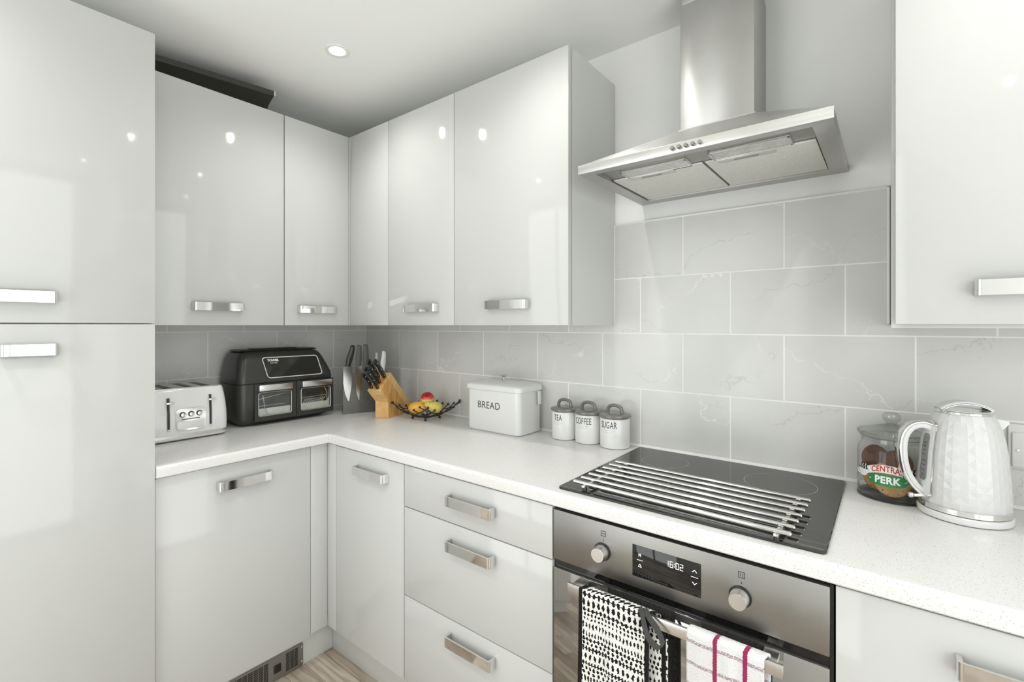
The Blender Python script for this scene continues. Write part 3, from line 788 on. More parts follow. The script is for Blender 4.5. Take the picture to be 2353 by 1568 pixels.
obj('dial_symbol', bm, M['greyink'], t); bm = BM(); stroke(bm, [(2.1895 - .006, .828), (2.1895 + .006, .828), (2.1895 + .006, .840), (2.1895 - .006, .840), (2.1895 - .006, .828)], .0013, fnp); stroke(bm, [(2.187, .831), (2.187, .837)], .0013, fnp); stroke(bm, [(2.192, .831), (2.192, .837)], .0013, fnp); stroke(bm, [(2.1895, .8155), (2.1895, .819)], .0016, fnp)
obj('dial_symbol', bm, M['greyink'], t)
dsp = obj('display', box(BM(), 1.946, 2.107, PF - .0006, PF + .002, .7555, .831, .0002), M['black_gloss'], t)
fnd = lambda p, q, d: Vector((p, PF - .0007 - d * .5, q))
SEG = {'0': 'abcdef', '1': 'bc', '2': 'abged', '6': 'afgedc'}
def seven(bm, ch, x, z, w, h):
    P = {'a': ((x, z + h), (x + w, z + h)), 'b': ((x + w, z + h), (x + w, z + h / 2)), 'c': ((x + w, z + h / 2), (x + w, z)), 'd': ((x, z), (x + w, z)), 'e': ((x, z), (x, z + h / 2)), 'f': ((x, z + h / 2), (x, z + h)), 'g': ((x, z + h / 2), (x + w, z + h / 2))}
    for s in SEG[ch]: stroke(bm, list(P[s]), .0011, fnd)
bm = BM()
zz, hh, ww = .8035, .013, .0062
for ch, x in (('1', 2.0275), ('6', 2.038), ('0', 2.0515), ('2', 2.061)): seven(bm, ch, x, zz, ww, hh)
for z in (.807, .813): stroke(bm, [(2.0478, z - .0005), (2.0478, z + .0005)], .0014, fnd)
obj('clock_digits', bm, M['digits'], dsp)
bm = BM()
stroke(bm, [(1.9628, .806), (1.9628, .812), (1.965, .809), (1.9672, .812), (1.9672, .806)], .0012, fnd); obj('mode_symbol', bm, M['digits'], dsp); bm = BM()
stroke(bm, [(1.958, .797), (1.972, .797)], .0009, fnd)
stroke(bm, [(1.9615, .781), (1.963, .785), (1.965, .7875), (1.967, .785), (1.9685, .781), (1.9615, .781)], .0011, fnd); obj('bell_symbol', bm, M['digits'], dsp); bm = BM()
stroke(bm, [(2.0885, .809), (2.093, .8135), (2.0975, .809)], .0013, fnd); obj('up_arrow', bm, M['digits'], dsp); bm = BM(); stroke(bm, [(2.0855, .798), (2.1005, .798)], .0009, fnd); stroke(bm, [(2.0885, .786), (2.093, .7815), (2.0975, .786)], .0013, fnd)
obj('down_arrow', bm, M['digits'], dsp)
dr = obj('oven_door', box(BM(), OX0 + .0005, OX1 - .0005, BBF - .001, -.576, .115, .7045, .0015), M['ovenglass'], t)
bm = BM(); box(bm, 1.791, 2.273, -.6525, -.6455, .6785, .7045, .0012); hb = obj('door_handle', bm, M['satin'], dr)
for x in (1.801, 2.233):
    bm = BM(); box(bm, x, x + .028, -.6458, -.6065, .688, .7025, .001); obj('bracket', bm, M['satin'], hb)
obj('gap_shade', box(BM(), OX1 - .0003, OX1 + .0055, BBF + .006, -.576, .115, .864), M['black'], t)  # black strip stands for the shade in the gap beside the oven

# ------------------------------------------------------------------ tea towels over the oven handle
def towel_bm(xc, half, zf, zb, skew, fold, nx=28, seed=0):
    """sheet hung over the bar: front hem z=zf, back hem z=zb; UV in metres from the sheet's middle line / front top edge"""
    rnd = random.Random(seed); ph = [rnd.uniform(0, 6) for _ in range(4)]
    ztop = .7085; path = []
    n = 26
    for i in range(n): path.append((-.6585, zf + (ztop - .006 - zf) * i / (n - 1)))
    for k in range(1, 8):
        a = PI - k * PI / 8; path.append((-.649 + .0095 * math.cos(a), ztop - .004 + .008 * math.sin(a)))
    for i in range(n): path.append((-.6395, ztop - .006 - (ztop - .006 - zb) * i / (n - 1)))
    top = n + 3
    L = [0]
    for p, q in zip(path, path[1:]): L.append(L[-1] + math.hypot(q[0] - p[0], q[1] - p[1]))
    bm = BM(); uvl = bm.loops.layers.uv.new('UVMap'); V = []; UV = {}
    for i, (y, z) in enumerate(path):
        row = []
        back = max(0., (i - top)) / (len(path) - top)
        drop = min(1., abs(i - top) / n)
        for j in range(nx + 1):
            u = -half + 2 * half * j / nx
            wv = drop * (.0035 * math.sin(u * 70 + ph[0]) + .0025 * math.sin(u * 131 + ph[1] + z * 9))
            fl = fold * drop * max(0., 1 - abs((u - .012) / .016))
            yy = y - (wv + fl * 1.0 if i <= top else -wv * .6) - (.004 * drop if i <= top else -.002 * drop)
            sh = skew * (1 if i > top + 3 else max(0., (i - top + 3) / 6. if i > top - 3 else 0))
            v = bm.verts.new((xc + u + sh, yy, z + (.0015 * math.sin(u * 60 + ph[2]) if i <= top else 0))); row.append(v); UV[v] = (u, L[i] - L[top])
        V.append(row)
    for a, b in zip(V, V[1:]):
        for j in range(nx):
            f = bm.faces.new((a[j], a[j + 1], b[j + 1], b[j]))
            for l in f.loops: l[uvl].uv = UV[l.vert]
    bmesh.ops.recalc_face_normals(bm, faces=bm.faces)
    return bm
def solidify(o, t):
    m = o.modifiers.new('thickness', 'SOLIDIFY'); m.thickness = t; m.offset = 0
    return o
t = thing('tea_towel', 'black and white patterned tea towel with a black hanging loop, on the oven handle', 'tea towel', (1.92, -.65, .70))
c = obj('cloth', towel_bm(1.9195, .0905, .30, .36, .030, 0, seed=3), M['towelA'], t, ang=180); solidify(c, .0028)
# folded second layer seen at its edge
bm = towel_bm(1.978, .0, .3, .4, 0, 0, 2) if False else BM()
uvl = bm.loops.layers.uv.new('UVMap')
n = 24; V = []
for i in range(n + 1):
    z = .655 - .37 * i / n; row = []
    for j in range(7):
        u = -.03 + .06 * j / 6
        row.append((bm.verts.new((2.024 + u, -.6352 + .0 * u + .0022 * math.sin(u * 120 + z * 14), z)), (u + .0595, z)))
    V.append(row)
for a, b in zip(V, V[1:]):
    for j in range(6):
        q = (a[j], a[j + 1], b[j + 1], b[j]); f = bm.faces.new([x[0] for x in q])
        for l, x in zip(f.loops, q): l[uvl].uv = x[1]
c2 = obj('cloth', bm, M['towelA'], t, ang=180); solidify(c2, .0028)
bm = BM(); strap(bm, smoothcurve([(1.986, -.656, .713), (1.995, -.664, .708), (2.003, -.672, .69), (2.016, -.678, .668), (2.036, -.677, .655), (2.045, -.671, .662), (2.034, -.667, .684), (2.012, -.664, .705), (1.998, -.655, .714)], 6), .0065, .0022, Vector((.5, .6, .62)).normalized())
obj('hanging_loop', bm, M['loop'], t, label='charcoal tape loop')
t = thing('tea_towel', 'white terry tea towel with crimson stripes, hung on the oven handle', 'tea towel', (2.168, -.65, .70))
c = obj('cloth', towel_bm(2.1675, .0745, .28, .38, .008, .012, 44, 9), M['towelB'], t, ang=180); solidify(c, .006)

# ------------------------------------------------------------------ toaster
TX, TY0, TY1 = .288, -1.178, -.867
t = thing('toaster', 'white four-slice toaster with chrome control panel, beside the tall cupboard', 'toaster', (.17, -1.02, WT))
def toaster_ring(x0, x1, y0, y1, z, r): return [Vector((x, y, z)) for x, y in rrect(x0, x1, y0, y1, r, 6)]
rings = []
for z, ins, r in ((.9165, .006, .03), (.921, .001, .032), (.926, 0, .032)): rings.append(toaster_ring(.035 + ins, TX - ins, TY0 + ins, TY1 - ins, z, r))
obj('base', loft(BM(), rings), M['applwhite'], t)
obj('band', loft(BM(), [toaster_ring(.036, TX - .001, TY0 + .001, TY1 - .001, z, .031) for z in (.9262, .9375)]), M['satin'], t, label='grey metal band')
rings = []
for z, ins, r in ((.938, 0, .032), (.97, -.001, .033), (1.01, .0, .034), (1.05, .003, .034), (1.08, .007, .034), (1.10, .0105, .033), (1.109, .013, .032), (1.112, .016, .03)): rings.append(toaster_ring(.035 + ins, TX - ins, TY0 + ins, TY1 - ins, z, r))
obj('body', loft(BM(), rings), M['applwhite'], t)
obj('top_plate', loft(BM(), [toaster_ring(.06, TX - .024, TY0 + .024, TY1 - .03, z, .02) for z in (1.1122, 1.1142)]), M['satin'], t, label='brushed metal top')
for y in (-1.128, -1.068, -.998, -.938):
    obj('bread_slot', box(BM(), .082, TX - .045, y - .014, y + .014, 1.1125, 1.1149, .0005), M['black'], t)
def tfx(z):  # front face x of the leaning body
    T = ((.9, 0), (.938, 0), (.97, -.001), (1.01, .0), (1.05, .003), (1.08, .007), (1.10, .0105), (1.2, .02))
    for (a, p), (b, q) in zip(T, T[1:]):
        if a <= z <= b: return TX - (p + (q - p) * (z - a) / (b - a))
for y in (-1.0795, -.936):
    fn = lambda p, q, d: Vector((tfx(q) + .0003 + d, p, q))
    bm = BM()
    for i in range(12):
        z0 = .963 + i * .0098; 
        prism(bm, [(y - .0033, z0), (y + .0033, z0), (y + .0033, z0 + .0098), (y - .0033, z0 + .0098)], fn, -.001, .0012)
    s = obj('lever_track', bm, M['black'], t)
    bm = BM()
    for sgn in (-1, 1):
        tube(bm, [(tfx(.963) + .001, y + sgn * .0045, .961), (tfx(1.02) + .001, y + sgn * .0045, 1.02), (tfx(1.082) + .001, y + sgn * .0045, 1.082)], .0011, 6)
    ball(bm, (tfx(.96) + .001, y, .9595), .0042); obj('track_trim', bm, M['chrome'], s)
    bm = BM(); box(bm, tfx(1.063) + .001, tfx(1.063) + .017, y - .006, y + .006, 1.060, 1.0655, .001); box(bm, tfx(1.063) + .015, tfx(1.063) + .0195, y - .010, y + .016, 1.059, 1.0665, .0015)
    obj('lever', bm, M['chrome'], t)
bm = BM()
cp = rrect(-1.056, -.953, .952, 1.036, .016)
prism(bm, cp, lambda p, q, d: Vector((tfx(q) + d, p, q)), -.002, .003)
pn = obj('control_panel', bm, M['chrome'], t, label='chrome control panel')
bm = BM(); prism(bm, rrect(-1.050, -.959, .958, .986, .008), lambda p, q, d: Vector((tfx(q) + d, p, q)), .0031, .0042); obj('name_plate', bm, M['satin'], pn)
for y in (-1.0335, -1.0045, -.9765):
    bm = BM(); lathe(bm, [(.0001, 0), (.0105, 0), (.0105, .003), (.0001, .003)], n=24)
    for v in bm.verts: v.co = Vector((tfx(1.012) + .0032 + v.co.z, y + v.co.x, 1.013 + v.co.y))
    k = obj('knob_ring', bm, M['black'], pn)
    bm = BM(); lathe(bm, [(.0001, .003), (.0085, .003), (.0078, .010), (.0001, .011)], n=24)
    for v in bm.verts: v.co = Vector((tfx(1.012) + .0032 + v.co.z, y + v.co.x, 1.013 + v.co.y))
    obj('control_knob', bm, M['chrome'], pn)
bm = BM(); prism(bm, [(-1.036, .993), (-.976, .993), (-.976, .996), (-1.036, .996)], lambda p, q, d: Vector((tfx(q) + d, p, q)), .003, .004); obj('slot_line', bm, M['black'], pn)
for x, y in ((.07, TY0 + .04), (.07, TY1 - .04), (.25, TY0 + .04), (.25, TY1 - .04)):
    obj('foot', lathe(BM(), [(.011, WT + .0005), (.011, .917)], (x, y), 14), M['black'], t)

# ------------------------------------------------------------------ dual drawer air fryer
t = thing('air_fryer', 'black two-drawer air fryer with windowed drawers on the worktop', 'air fryer', (.13, -.59, WT))
def afr(x0, x1, y0, y1, z, r): return [Vector((x, y, z)) for x, y in rrect(x0, x1, y0, y1, r, 6)]
bm = loft(BM(), [afr(.045, .195, -.777, -.395, WT + .0006, .03), afr(.035, .212, -.794, -.378, .924, .032), afr(.025, .226, -.806, -.366, .942, .034), afr(.022, .230, -.810, -.361, 1.0, .034), afr(.022, .232, -.811, -.3605, 1.098, .034)])
obj('lower_body', bm, M['charcoal'], t)
HF = [(1.1005, .2335, -.812, -.3595), (1.104, .2345, -.8125, -.359), (1.13, .232, -.8105, -.363), (1.17, .2215, -.804, -.380), (1.205, .210, -.797, -.396), (1.225, .202, -.789, -.408), (1.236, .192, -.777, -.420), (1.240, .180, -.764, -.432)]
bm = loft(BM(), [afr(.022 + max(0, z - 1.2) * .4, x1, y0, y1, z, .034) for z, x1, y0, y1 in HF])
obj('head', bm, M['charcoal'], t, ang=50)
bm = loft(BM(), [afr(.04, .178, -.776, -.416, 1.2405, .02), afr(.04, .180, -.778, -.414, 1.2445, .02), afr(.045, .174, -.772, -.42, 1.2475, .02)])
l = obj('top_lid', bm, M['charcoal2'], t)
obj('lid_grip', box(BM(), .095, .16, -.715, -.512, 1.2478, 1.2525, .002), M['charcoal2'], l)
# touch screen follows the leaning head front
def hfx(z):
    for (z0, a, _, _), (z1, b, _, _) in zip(HF, HF[1:]):
        if z0 <= z <= z1: return a + (b - a) * (z - z0) / (z1 - z0)
    return HF[-1][1]
def hp(p, q, d): return Vector((hfx(q) + .0008 + d, p, q))
def grid_patch(bm, pts, fn, d0, d1, nz=6):
    prism(bm, pts, fn, d0, d1)
scr = [(-.702, 1.212), (-.436, 1.212), (-.414, 1.124), (-.682, 1.124)]
def skewrr(x0, x1, z0, z1, r, sk):
    return [(p + sk * (z1 - q), q) for p, q in rrect(x0, x1, z0, z1, r, 6)]
def planar(p, q, d):   # plane through the screen's slope
    x = .2325 + (.2075 - .2325) * (q - 1.118) / (1.212 - 1.118)
    return Vector((x + .0022 + d, p, q))
sc_out = skewrr(-.703, -.437, 1.119, 1.2135, .014, .19)
sc_in = skewrr(-.699, -.441, 1.1225, 1.210, .011, .19)
bm = BM(); prism(bm, sc_out, planar, -.004, .0008); sf = obj('screen_frame', bm, M['trim'], t, label='white outline of the touch panel')
bm = BM(); prism(bm, sc_in, planar, -.003, .0013); sg = obj('touch_panel', bm, M['screen'], t)
bm = text_bm('TOWER', .0135, 1.05, .0002, 1.0, .0006)
merge(b2 := BM(), bm, lambda c: planar(-.654 + c.x, 1.1985 + c.y, .0015 + c.z))
merge(b2, text_bm('KITCHEN', .0065, 1.0, .0002, 1.25), lambda c: planar(-.650 + c.x, 1.1865 + c.y, .0015 + c.z))
obj('lettering', b2, M['whiteprint'], sg)
# drawers
for y0, y1 in ((-.745, -.5575), (-.5535, -.366)):
    yc = (y0 + y1) / 2
    zc0, zc1 = .926, 1.096
    w0, w1 = yc - .0725, yc + .0725
    if y0 < -.7: w0, w1 = -.728, -.580
    else: w0, w1 = -.533, -.382
    wz0, wz1 = .953, 1.058
    bm = BM(); box(bm, .2285, .2395, y0, y1, .93, wz0, .001); box(bm, .2285, .2395, y0, y1, wz1, 1.0965, .001); box(bm, .2285, .2395, y0, w0, wz0, wz1); box(bm, .2285, .2395, w1, y1, wz0, wz1)
    d = obj('drawer', bm, M['charcoal'], t, flat=True)
    bm = BM(); box(bm, .2275, .229, w0, w1, wz0, wz1); tr = obj('basket', bm, M['traymetal'], d)
    bm = BM()
    if y0 < -.7:
        tube(bm, [(.2315, w0 + .002, 1.028), (.2315, w1 - .03, 1.046)], .0013, 6); tube(bm, [(.2315, w0 + .002, .998), (.2315, w1 - .03, .998)], .0013, 6); tube(bm, [(.2315, w0 + .022, 1.045), (.2315, w0 + .03, .99), (.2315, w0 + .045, .955)], .0016, 6)
    else:
        tube(bm, [(.2315, w0 + .002, 1.012), (.2315, w1 - .02, 1.016), (.2315, w1 - .024, 1.0)], .0015, 6)
        for k in range(12): tube(bm, [(.2312, w0 + .012 + k * .009, .985), (.2312, w0 + .026 + k * .009, 1.006)], .0008, 5)
        tube(bm, [(.2315, w1 - .028, 1.054), (.2315, w1 - .014, 1.03), (.2315, w1 - .013, .965)], .0015, 6)
    obj('rack_wire', bm, M['satin'], d)
    bm = BM(); prism(bm, rrect(w0 - .001, w1 + .001, wz0 - .001, wz1 + .001, .009), YZ, .2345, .2355); obj('window_pane', bm, M['winglass'], d)
    bm = BM()
    pts = [Vector((.2398, p, q)) for p, q in rrect(w0, w1, wz0, wz1, .009)]; tube(bm, pts + [pts[0]], .0013, 6); obj('window_trim', bm, M['satin'], d)
    # drawer handle: square metal bar
    hb = BM(); h0, h1 = (w0 - .004, w1 - .002) if y0 < -.7 else (w0 - .001, w1 + .001)
    box(hb, .240, .258, h0, h1, 1.066, 1.0935, .002); obj('drawer_handle', hb, M['satin'], d)
bm = BM(); box(bm, .2275, .2360, -.557, -.554, .93, 1.097); obj('drawer_gap', bm, M['black'], t)

# ------------------------------------------------------------------ knife stand and its knives
# local frame: +x along the board, -y out of its face, z up from the worktop
SA = math.atan2(.944, .33)
SO = (.276, -.335, WT)
t = thing('knife_stand', 'dark grey upright knife stand in the corner, behind the wooden block', 'knife stand', SO, SA)
obj('front_board', prism(BM(), [(0, .0006), (.232, .0006), (.232, .205), (.0, .205)], lambda p, q, a: Vector((p, a, q)), .0, .008), M['acrylic'], t, True)
obj('rear_board', prism(BM(), [(0.01, .0006), (.205, .0006), (.205, .19), (.01, .19)], lambda p, q, a: Vector((p, a + (.19 - q) * .25, q)), .012, .018), M['acrylic'], t, True)
obj('spacer', box(BM(), .02, .20, .008, .020, .168, .188), M['acrylic'], t, True)
def knife(label, u, ztip, zb, zt, bw, hm, bm_, lean=0., hw=.011, lay=0.):
    k = thing('kitchen_knife', label, 'knife', SO, SA, None)
    y0 = -.0006 - lay
    x = lambda z: u + lean * max(0., z - zb)
    bl = BM(); pts = [(x(zb) - bw / 2, zb), (x(zb) + bw / 2, zb)]
    pts += [(x(zb) + bw / 2 - .002, zb - (zb - ztip) * .5), (x(ztip) + bw * .15, ztip), (x(ztip), ztip + .002)]
    pts += [(x(ztip) - bw * .32, ztip + (zb - ztip) * .22), (x(zb) - bw / 2, zb - (zb - ztip) * .48)]
    prism(bl, pts, lambda p, q, a: Vector((p, a, q)), y0 - .002, y0); obj('blade', bl, bm_, k, True, flat=True)
    hs = BM(); rings = []
    for f, wf, dx in ((0, 1.15, -.002), (.1, 1., 0), (.35, 1.22, 0), (.62, 1.12, .002), (.85, .95, .003), (.97, .85, .001), (1., .5, -.001)):
        z = zb + (zt - zb) * f; w = hw * wf
        rings.append([Vector((x(z) + dx + w * math.cos(2 * PI * i / 12), y0 - .004 + .0072 * math.sin(2 * PI * i / 12) * (wf if wf < 1 else 1) - .002, z)) for i in range(12)])
    loft(hs, rings); obj('handle', hs, hm, k, True)
    return k
knife('broad black-handled knife on the grey stand, furthest from the wooden block', .0235, .066, .242, .348, .044, M['kblack'], M['blade'], .21, .0135)
knife('grey-handled knife on the grey stand, second from the cooker end', .0765, .066, .240, .349, .030, M['kgrey'], M['blade'], .0, .0125)
knife('charcoal-handled knife on the grey stand, third from the cooker end', .1135, .075, .245, .352, .030, M['kgrey'], M['bladegrey'], -.04, .0125)
knife('beige-handled knife on the grey stand, partly hidden by the block', .1665, .08, .228, .308, .022, M['kbeige'], M['blade'], .0, .009)
knife('white-handled knife at the end of the stand, above the wooden block', .200, .075, .217, .314, .022, M['kwhite'], M['kwhite'], .05, .0115)

# ------------------------------------------------------------------ wooden knife block and knives
# local frame: +x back into the corner (s), +y across to the far side (w), z up
KA = math.atan2(.945, -.327)
KO = (.538, -.257, WT)
t = thing('knife_block', 'honey-coloured bamboo knife block with slanted top on the worktop', 'knife block', KO, KA)
KP = [(0, .0006), (0, .080), (-.064, .140), (.020, .218), (.225, .022), (.225, .0006)]
KW = .070
fk = lambda p, q, a: Vector((p, a, q))
obj('block', prism(BM(), KP, fk, .0, KW), M['bamboo'], t, True, flat=True)
bm = BM(); prism(bm, [(.0205, .219), (.2257, .023), (.2257, .001), (.196, .001), (.196, .008), (-.004, .1965)], fk, -.0012, KW + .0012); obj('back_strip', bm, M['bamboo2'], t, True, flat=True)
bm = BM(); prism(bm, [(-.0013, .001), (-.0013, .0795), (-.0655, .1398), (-.058, .147), (.0085, .0845), (.0085, .001)], fk, -.0012, KW + .0012); obj('front_panel', bm, M['bamboo2'], t, True, flat=True)
mouth0, mouth1 = Vector((-.064, 0, .140)), Vector((.020, 0, .218))
md = (mouth1 - mouth0).normalized(); kn = Vector((-md.z, 0, md.x))
def block_knife(label, m, w, L, r, tilt=0.):
    o = mouth0 + md * m + Vector((0, w, 0))
    k = thing('kitchen_knife', label, 'knife', KO, KA)
    R = lambda a, b, c: o + md * a + Vector((0, 1, 0)) * b + (kn + Vector((0, tilt, 0))) * c    # a along mouth, b across, c out
    bm = BM(); rings = []
    for f, wf, off in ((.0, .75, 0), (.06, 1.1, 0), (.14, 1., 0), (.4, 1.12, -.002), (.65, 1., -.001), (.85, 1.1, .001), (.96, 1.25, .004), (1., .9, .005)):
        rings.append([R(-off + r * wf * math.cos(2 * PI * i / 12), r * .58 * math.sin(2 * PI * i / 12) * (1 if f < 1 else .7), .006 + L * f) for i in range(12)])
    loft(bm, rings); h = obj('handle', bm, M['kblack'], k, True)
    bm = BM()
    for f in (.12, .46, .80):
        for s in (-1, 1): ball(bm, R(-.001, s * r * .56, .006 + L * f), .0026, 1, 1, 1, 8, 6)
    obj('rivets', bm, M['satin'], h, True)
    bm = BM(); prism(bm, [(-r * .7, -.0012), (r * .7, -.0012), (r * .7, .0012), (-r * .7, .0012)], lambda p, q, a: R(p, q, a), .0012, .0075); obj('bolster', bm, M['satin'], k, True)
    bm = BM(); prism(bm, [(-r * .7, -.0008), (r * .7, -.0008), (r * .7, .0008), (-r * .7, .0008)], lambda p, q, a: R(p, q, a), -.0002, .0012); obj('blade', bm, M['blade'], k, True)
block_knife('topmost black-handled knife in the bamboo block, on its fruit bowl side', .083, .015, .118, .0125)
block_knife('black-handled knife in the bamboo block, in the upper row nearer the cooker', .081, .048, .120, .0125)
block_knife('black-handled knife in the middle of the bamboo block, on the fruit bowl side', .047, .026, .118, .0125)
block_knife('black-handled knife in the middle of the bamboo block, on the cooker side', .050, .056, .100, .011)
block_knife('lowest black-handled knife in the bamboo block, nearest the worktop front', .014, .018, .118, .0105)
block_knife('small black-handled knife in the bamboo block, lowest on the cooker side', .014, .052, .098, .010)

# ------------------------------------------------------------------ wire fruit bowl and fruit
BC = (.685, -.146); BZ = .9195; BK = 2.75
t = thing('fruit_bowl', 'black wire lattice fruit bowl with ball-tipped wires', 'bowl', (*BC, WT))
bz = lambda x, y: BZ + BK * (x * x + y * y)
for ax in (0, 1):
    for i in range(6):
        c0 = -.1 + .04 * i
        lim = .126
        pts = []
        for k in range(25):
            s = -lim + 2 * lim * k / 24
            x, y = (s, c0) if ax == 0 else (c0, s)
            pts.append((BC[0] + x, BC[1] + y, bz(x, y) + (.0015 if ax else -.0015)))
        bm = BM(); tube(bm, pts, .0023, 7)
        w_ = obj('wire', bm, M['wire'], t)
        bm = BM(); ball(bm, pts[0], .0056, u=10, v=7); ball(bm, pts[-1], .0056, u=10, v=7); obj('ball_tips', bm, M['wire'], w_)
for x, y in ((-.045, -.045), (.045, -.045), (-.045, .045), (.045, .045)):
    bm = BM(); ball(bm, (BC[0] + x, BC[1] + y, WT + .0068), .0065, u=12, v=8); tube(bm, [(BC[0] + x, BC[1] + y, WT + .011), (BC[0] + x * .95, BC[1] + y * .95, bz(x, y))], .002, 6)
    obj('foot', bm, M['wire'], t)
def fruit_bm(c, prof, axis=(0, 0, 1), n=24):
    bm = BM(); lathe(bm, prof, n=n)
    q = Vector((0, 0, 1)).rotation_difference(Vector(axis)).to_matrix()
    for v in bm.verts: v.co = Vector(c) + q @ v.co
    return bm
AP = [(.0008, .016), (.006, .0235), (.015, .0275), (.024, .024), (.031, .012), (.032, 0), (.029, -.012), (.022, -.022), (.012, -.0265), (.004, -.025), (.0005, -.022)]
def fruit(name, label, cat, c, prof, axis, mat, stem):
    t = thing(name, label, cat, c)
    bm = fruit_bm((0, 0, 0), prof, axis); obj('flesh', bm, mat, t, True, ang=80)
    s = BM(); a = Vector(axis).normalized(); b = a * stem; tube(s, [tuple(b), tuple(b + a * .006 + Vector((.001, 0, 0))), tuple(b + a * .012 + Vector((.003, 0, .001)))], .0013, 6); obj('stem', s, M['stem'], t, True)
MP = [(.0005, .047), (.012, .045), (.022, .036), (.028, .022), (.0305, .004), (.029, -.016), (.023, -.032), (.012, -.041), (.0005, -.0435)]
PP = [(.0005, .052), (.007, .050), (.013, .042), (.017, .030), (.023, .016), (.0285, .0), (.029, -.014), (.025, -.028), (.014, -.036), (.0005, -.0375)]
fruit('mango', 'orange-yellow fruit lying in the wire bowl, nearest the knife block', 'fruit', (.643, -.166, .9605), MP, (.75, .62, .12), M['mango'], .046)
fruit('pear', 'yellow-green fruit in the wire bowl, on the bread bin side', 'fruit', (.722, -.126, .9655), PP, (-.55, -.72, .35), M['pear'], .051)
fruit('apple', 'red and yellow apple on top of the yellow fruit in the bowl', 'fruit', (.676, -.130, 1.002), AP, (.25, -.35, .9), M['apple'], .016)

# ------------------------------------------------------------------ bread bin
t = thing('bread_bin', 'white enamel bread bin with lid and chrome knob by the fruit bowl', 'bread bin', (1.13, -.095, WT))
X0, X1, Y0, Y1 = .987, 1.274, -.180, -.020
def rr3(ins, z, r=.022): return [Vector((x, y, z)) for x, y in rrect(X0 + ins, X1 - ins, Y0 + ins, Y1 - ins, r, 6)]
obj('bin_body', loft(BM(), [rr3(.006, WT + .0006), rr3(.001, WT + .005), rr3(0, WT + .012), rr3(0, 1.0865)]), M['enamel'], t)
obj('lid', loft(BM(), [rr3(-.007, 1.087, .026), rr3(-.008, 1.088, .026), rr3(-.008, 1.1045, .026), rr3(-.006, 1.108, .026), rr3(.004, 1.113, .026), rr3(.022, 1.1185, .026), rr3(.045, 1.1225, .024), rr3(.066, 1.124, .012)]), M['enamel'], t, ang=40)
bm = BM(); lathe(bm, [(.009, 1.1235), (.006, 1.127), (.005, 1.133), (.008, 1.139), (.0145, 1.1445), (.015, 1.1465), (.013, 1.148), (.0001, 1.1482)], (1.128, -.098), 28); obj('lid_knob', bm, M['chrome'], t, label='chrome lid knob')
bm = BM(); strap(bm, [(X1 + .002, -.055, 1.085), (X1 + .012, -.055, 1.082), (X1 + .0125, -.055, 1.03), (X1 + .002, -.055, 1.026)], .012, .004); obj('side_handle', bm, M['enamel'], t)
bm = text_bm('BREAD', .0425, .92, .0003, 1.06, -.0002)
merge(b2 := BM(), bm, lambda c: Vector((1.1135 + c.x, Y0 - .0006 + c.z, 1.0215 + c.y)))
obj('lettering', b2, M['greyink'], t, label='black lettering BREAD')

# ------------------------------------------------------------------ canisters
def canister(label, word, cx, r, cy, lx, grp):
    t = thing('storage_canister', label, 'canister', (cx, cy, WT), 0, grp)
    bm = BM(); lathe(bm, [(r - .005, WT + .0006), (r - .001, WT + .003), (r, WT + .007), (r, 1.016), (r - .002, 1.019)], (cx, cy), 56); obj('jar_body', bm, M['ceramic'], t)
    bm = BM(); lathe(bm, [(r - .002, 1.0195), (r + .003, 1.021), (r + .0045, 1.025), (r + .003, 1.030), (r - .006, 1.034), (.02, 1.036), (.0005, 1.036)], (cx, cy), 56); l = obj('lid', bm, M['greylid'], t, label='glossy grey lid')
    pts = smoothcurve([(cx - .029, cy, 1.034), (cx - .028, cy, 1.046), (cx - .022, cy, 1.057), (cx - .008, cy, 1.062), (cx + .008, cy, 1.062), (cx + .022, cy, 1.057), (cx + .028, cy, 1.046), (cx + .029, cy, 1.034)], 5)
    bm = BM(); tube(bm, pts, .0062, 12, True, .0075); obj('lid_handle', bm, M['greylid'], l)
    def wrap(x, z, d):
        a = x / r
        return Vector((cx + (r + .0004 + d) * math.sin(a), cy - (r + .0004 + d) * math.cos(a), z))
    bm = text_bm(word, .034, .55, .0002, 1.1, .0002)
    bmesh.ops.subdivide_edges(bm, edges=[e for e in bm.edges if e.calc_length() > .004], cuts=1)
    merge(b2 := BM(), bm, lambda c: wrap(lx + c.x, .9965 + c.y, c.z)); obj('lettering', b2, M['softink'], t)
    bm = BM()
    for k in range(8): stroke(bm, [(lx - .022 + k * .0055, .9785), (lx - .022 + (k + 1) * .0055, .9785)], .0006, lambda p, q, d: wrap(p, q, d))
    for k in range(5): stroke(bm, [(lx - .014 + k * .006, .970), (lx - .011 + k * .006, .9715)], .0008, lambda p, q, d: wrap(p, q, d))
    obj('underline', bm, M['paleink'], t)
canister('white canister lettered TEA with a grey handled lid', 'TEA', 1.4165, .0515, -.066, .0, 'tea, coffee and sugar canisters')
canister('white canister lettered COFFEE standing between two others', 'COFFEE', 1.524, .0515, -.066, .002, 'tea, coffee and sugar canisters')
canister('white canister lettered SUGAR, the one nearest the hob', 'SUGAR', 1.6355, .0545, -.068, .0, 'tea, coffee and sugar canisters')

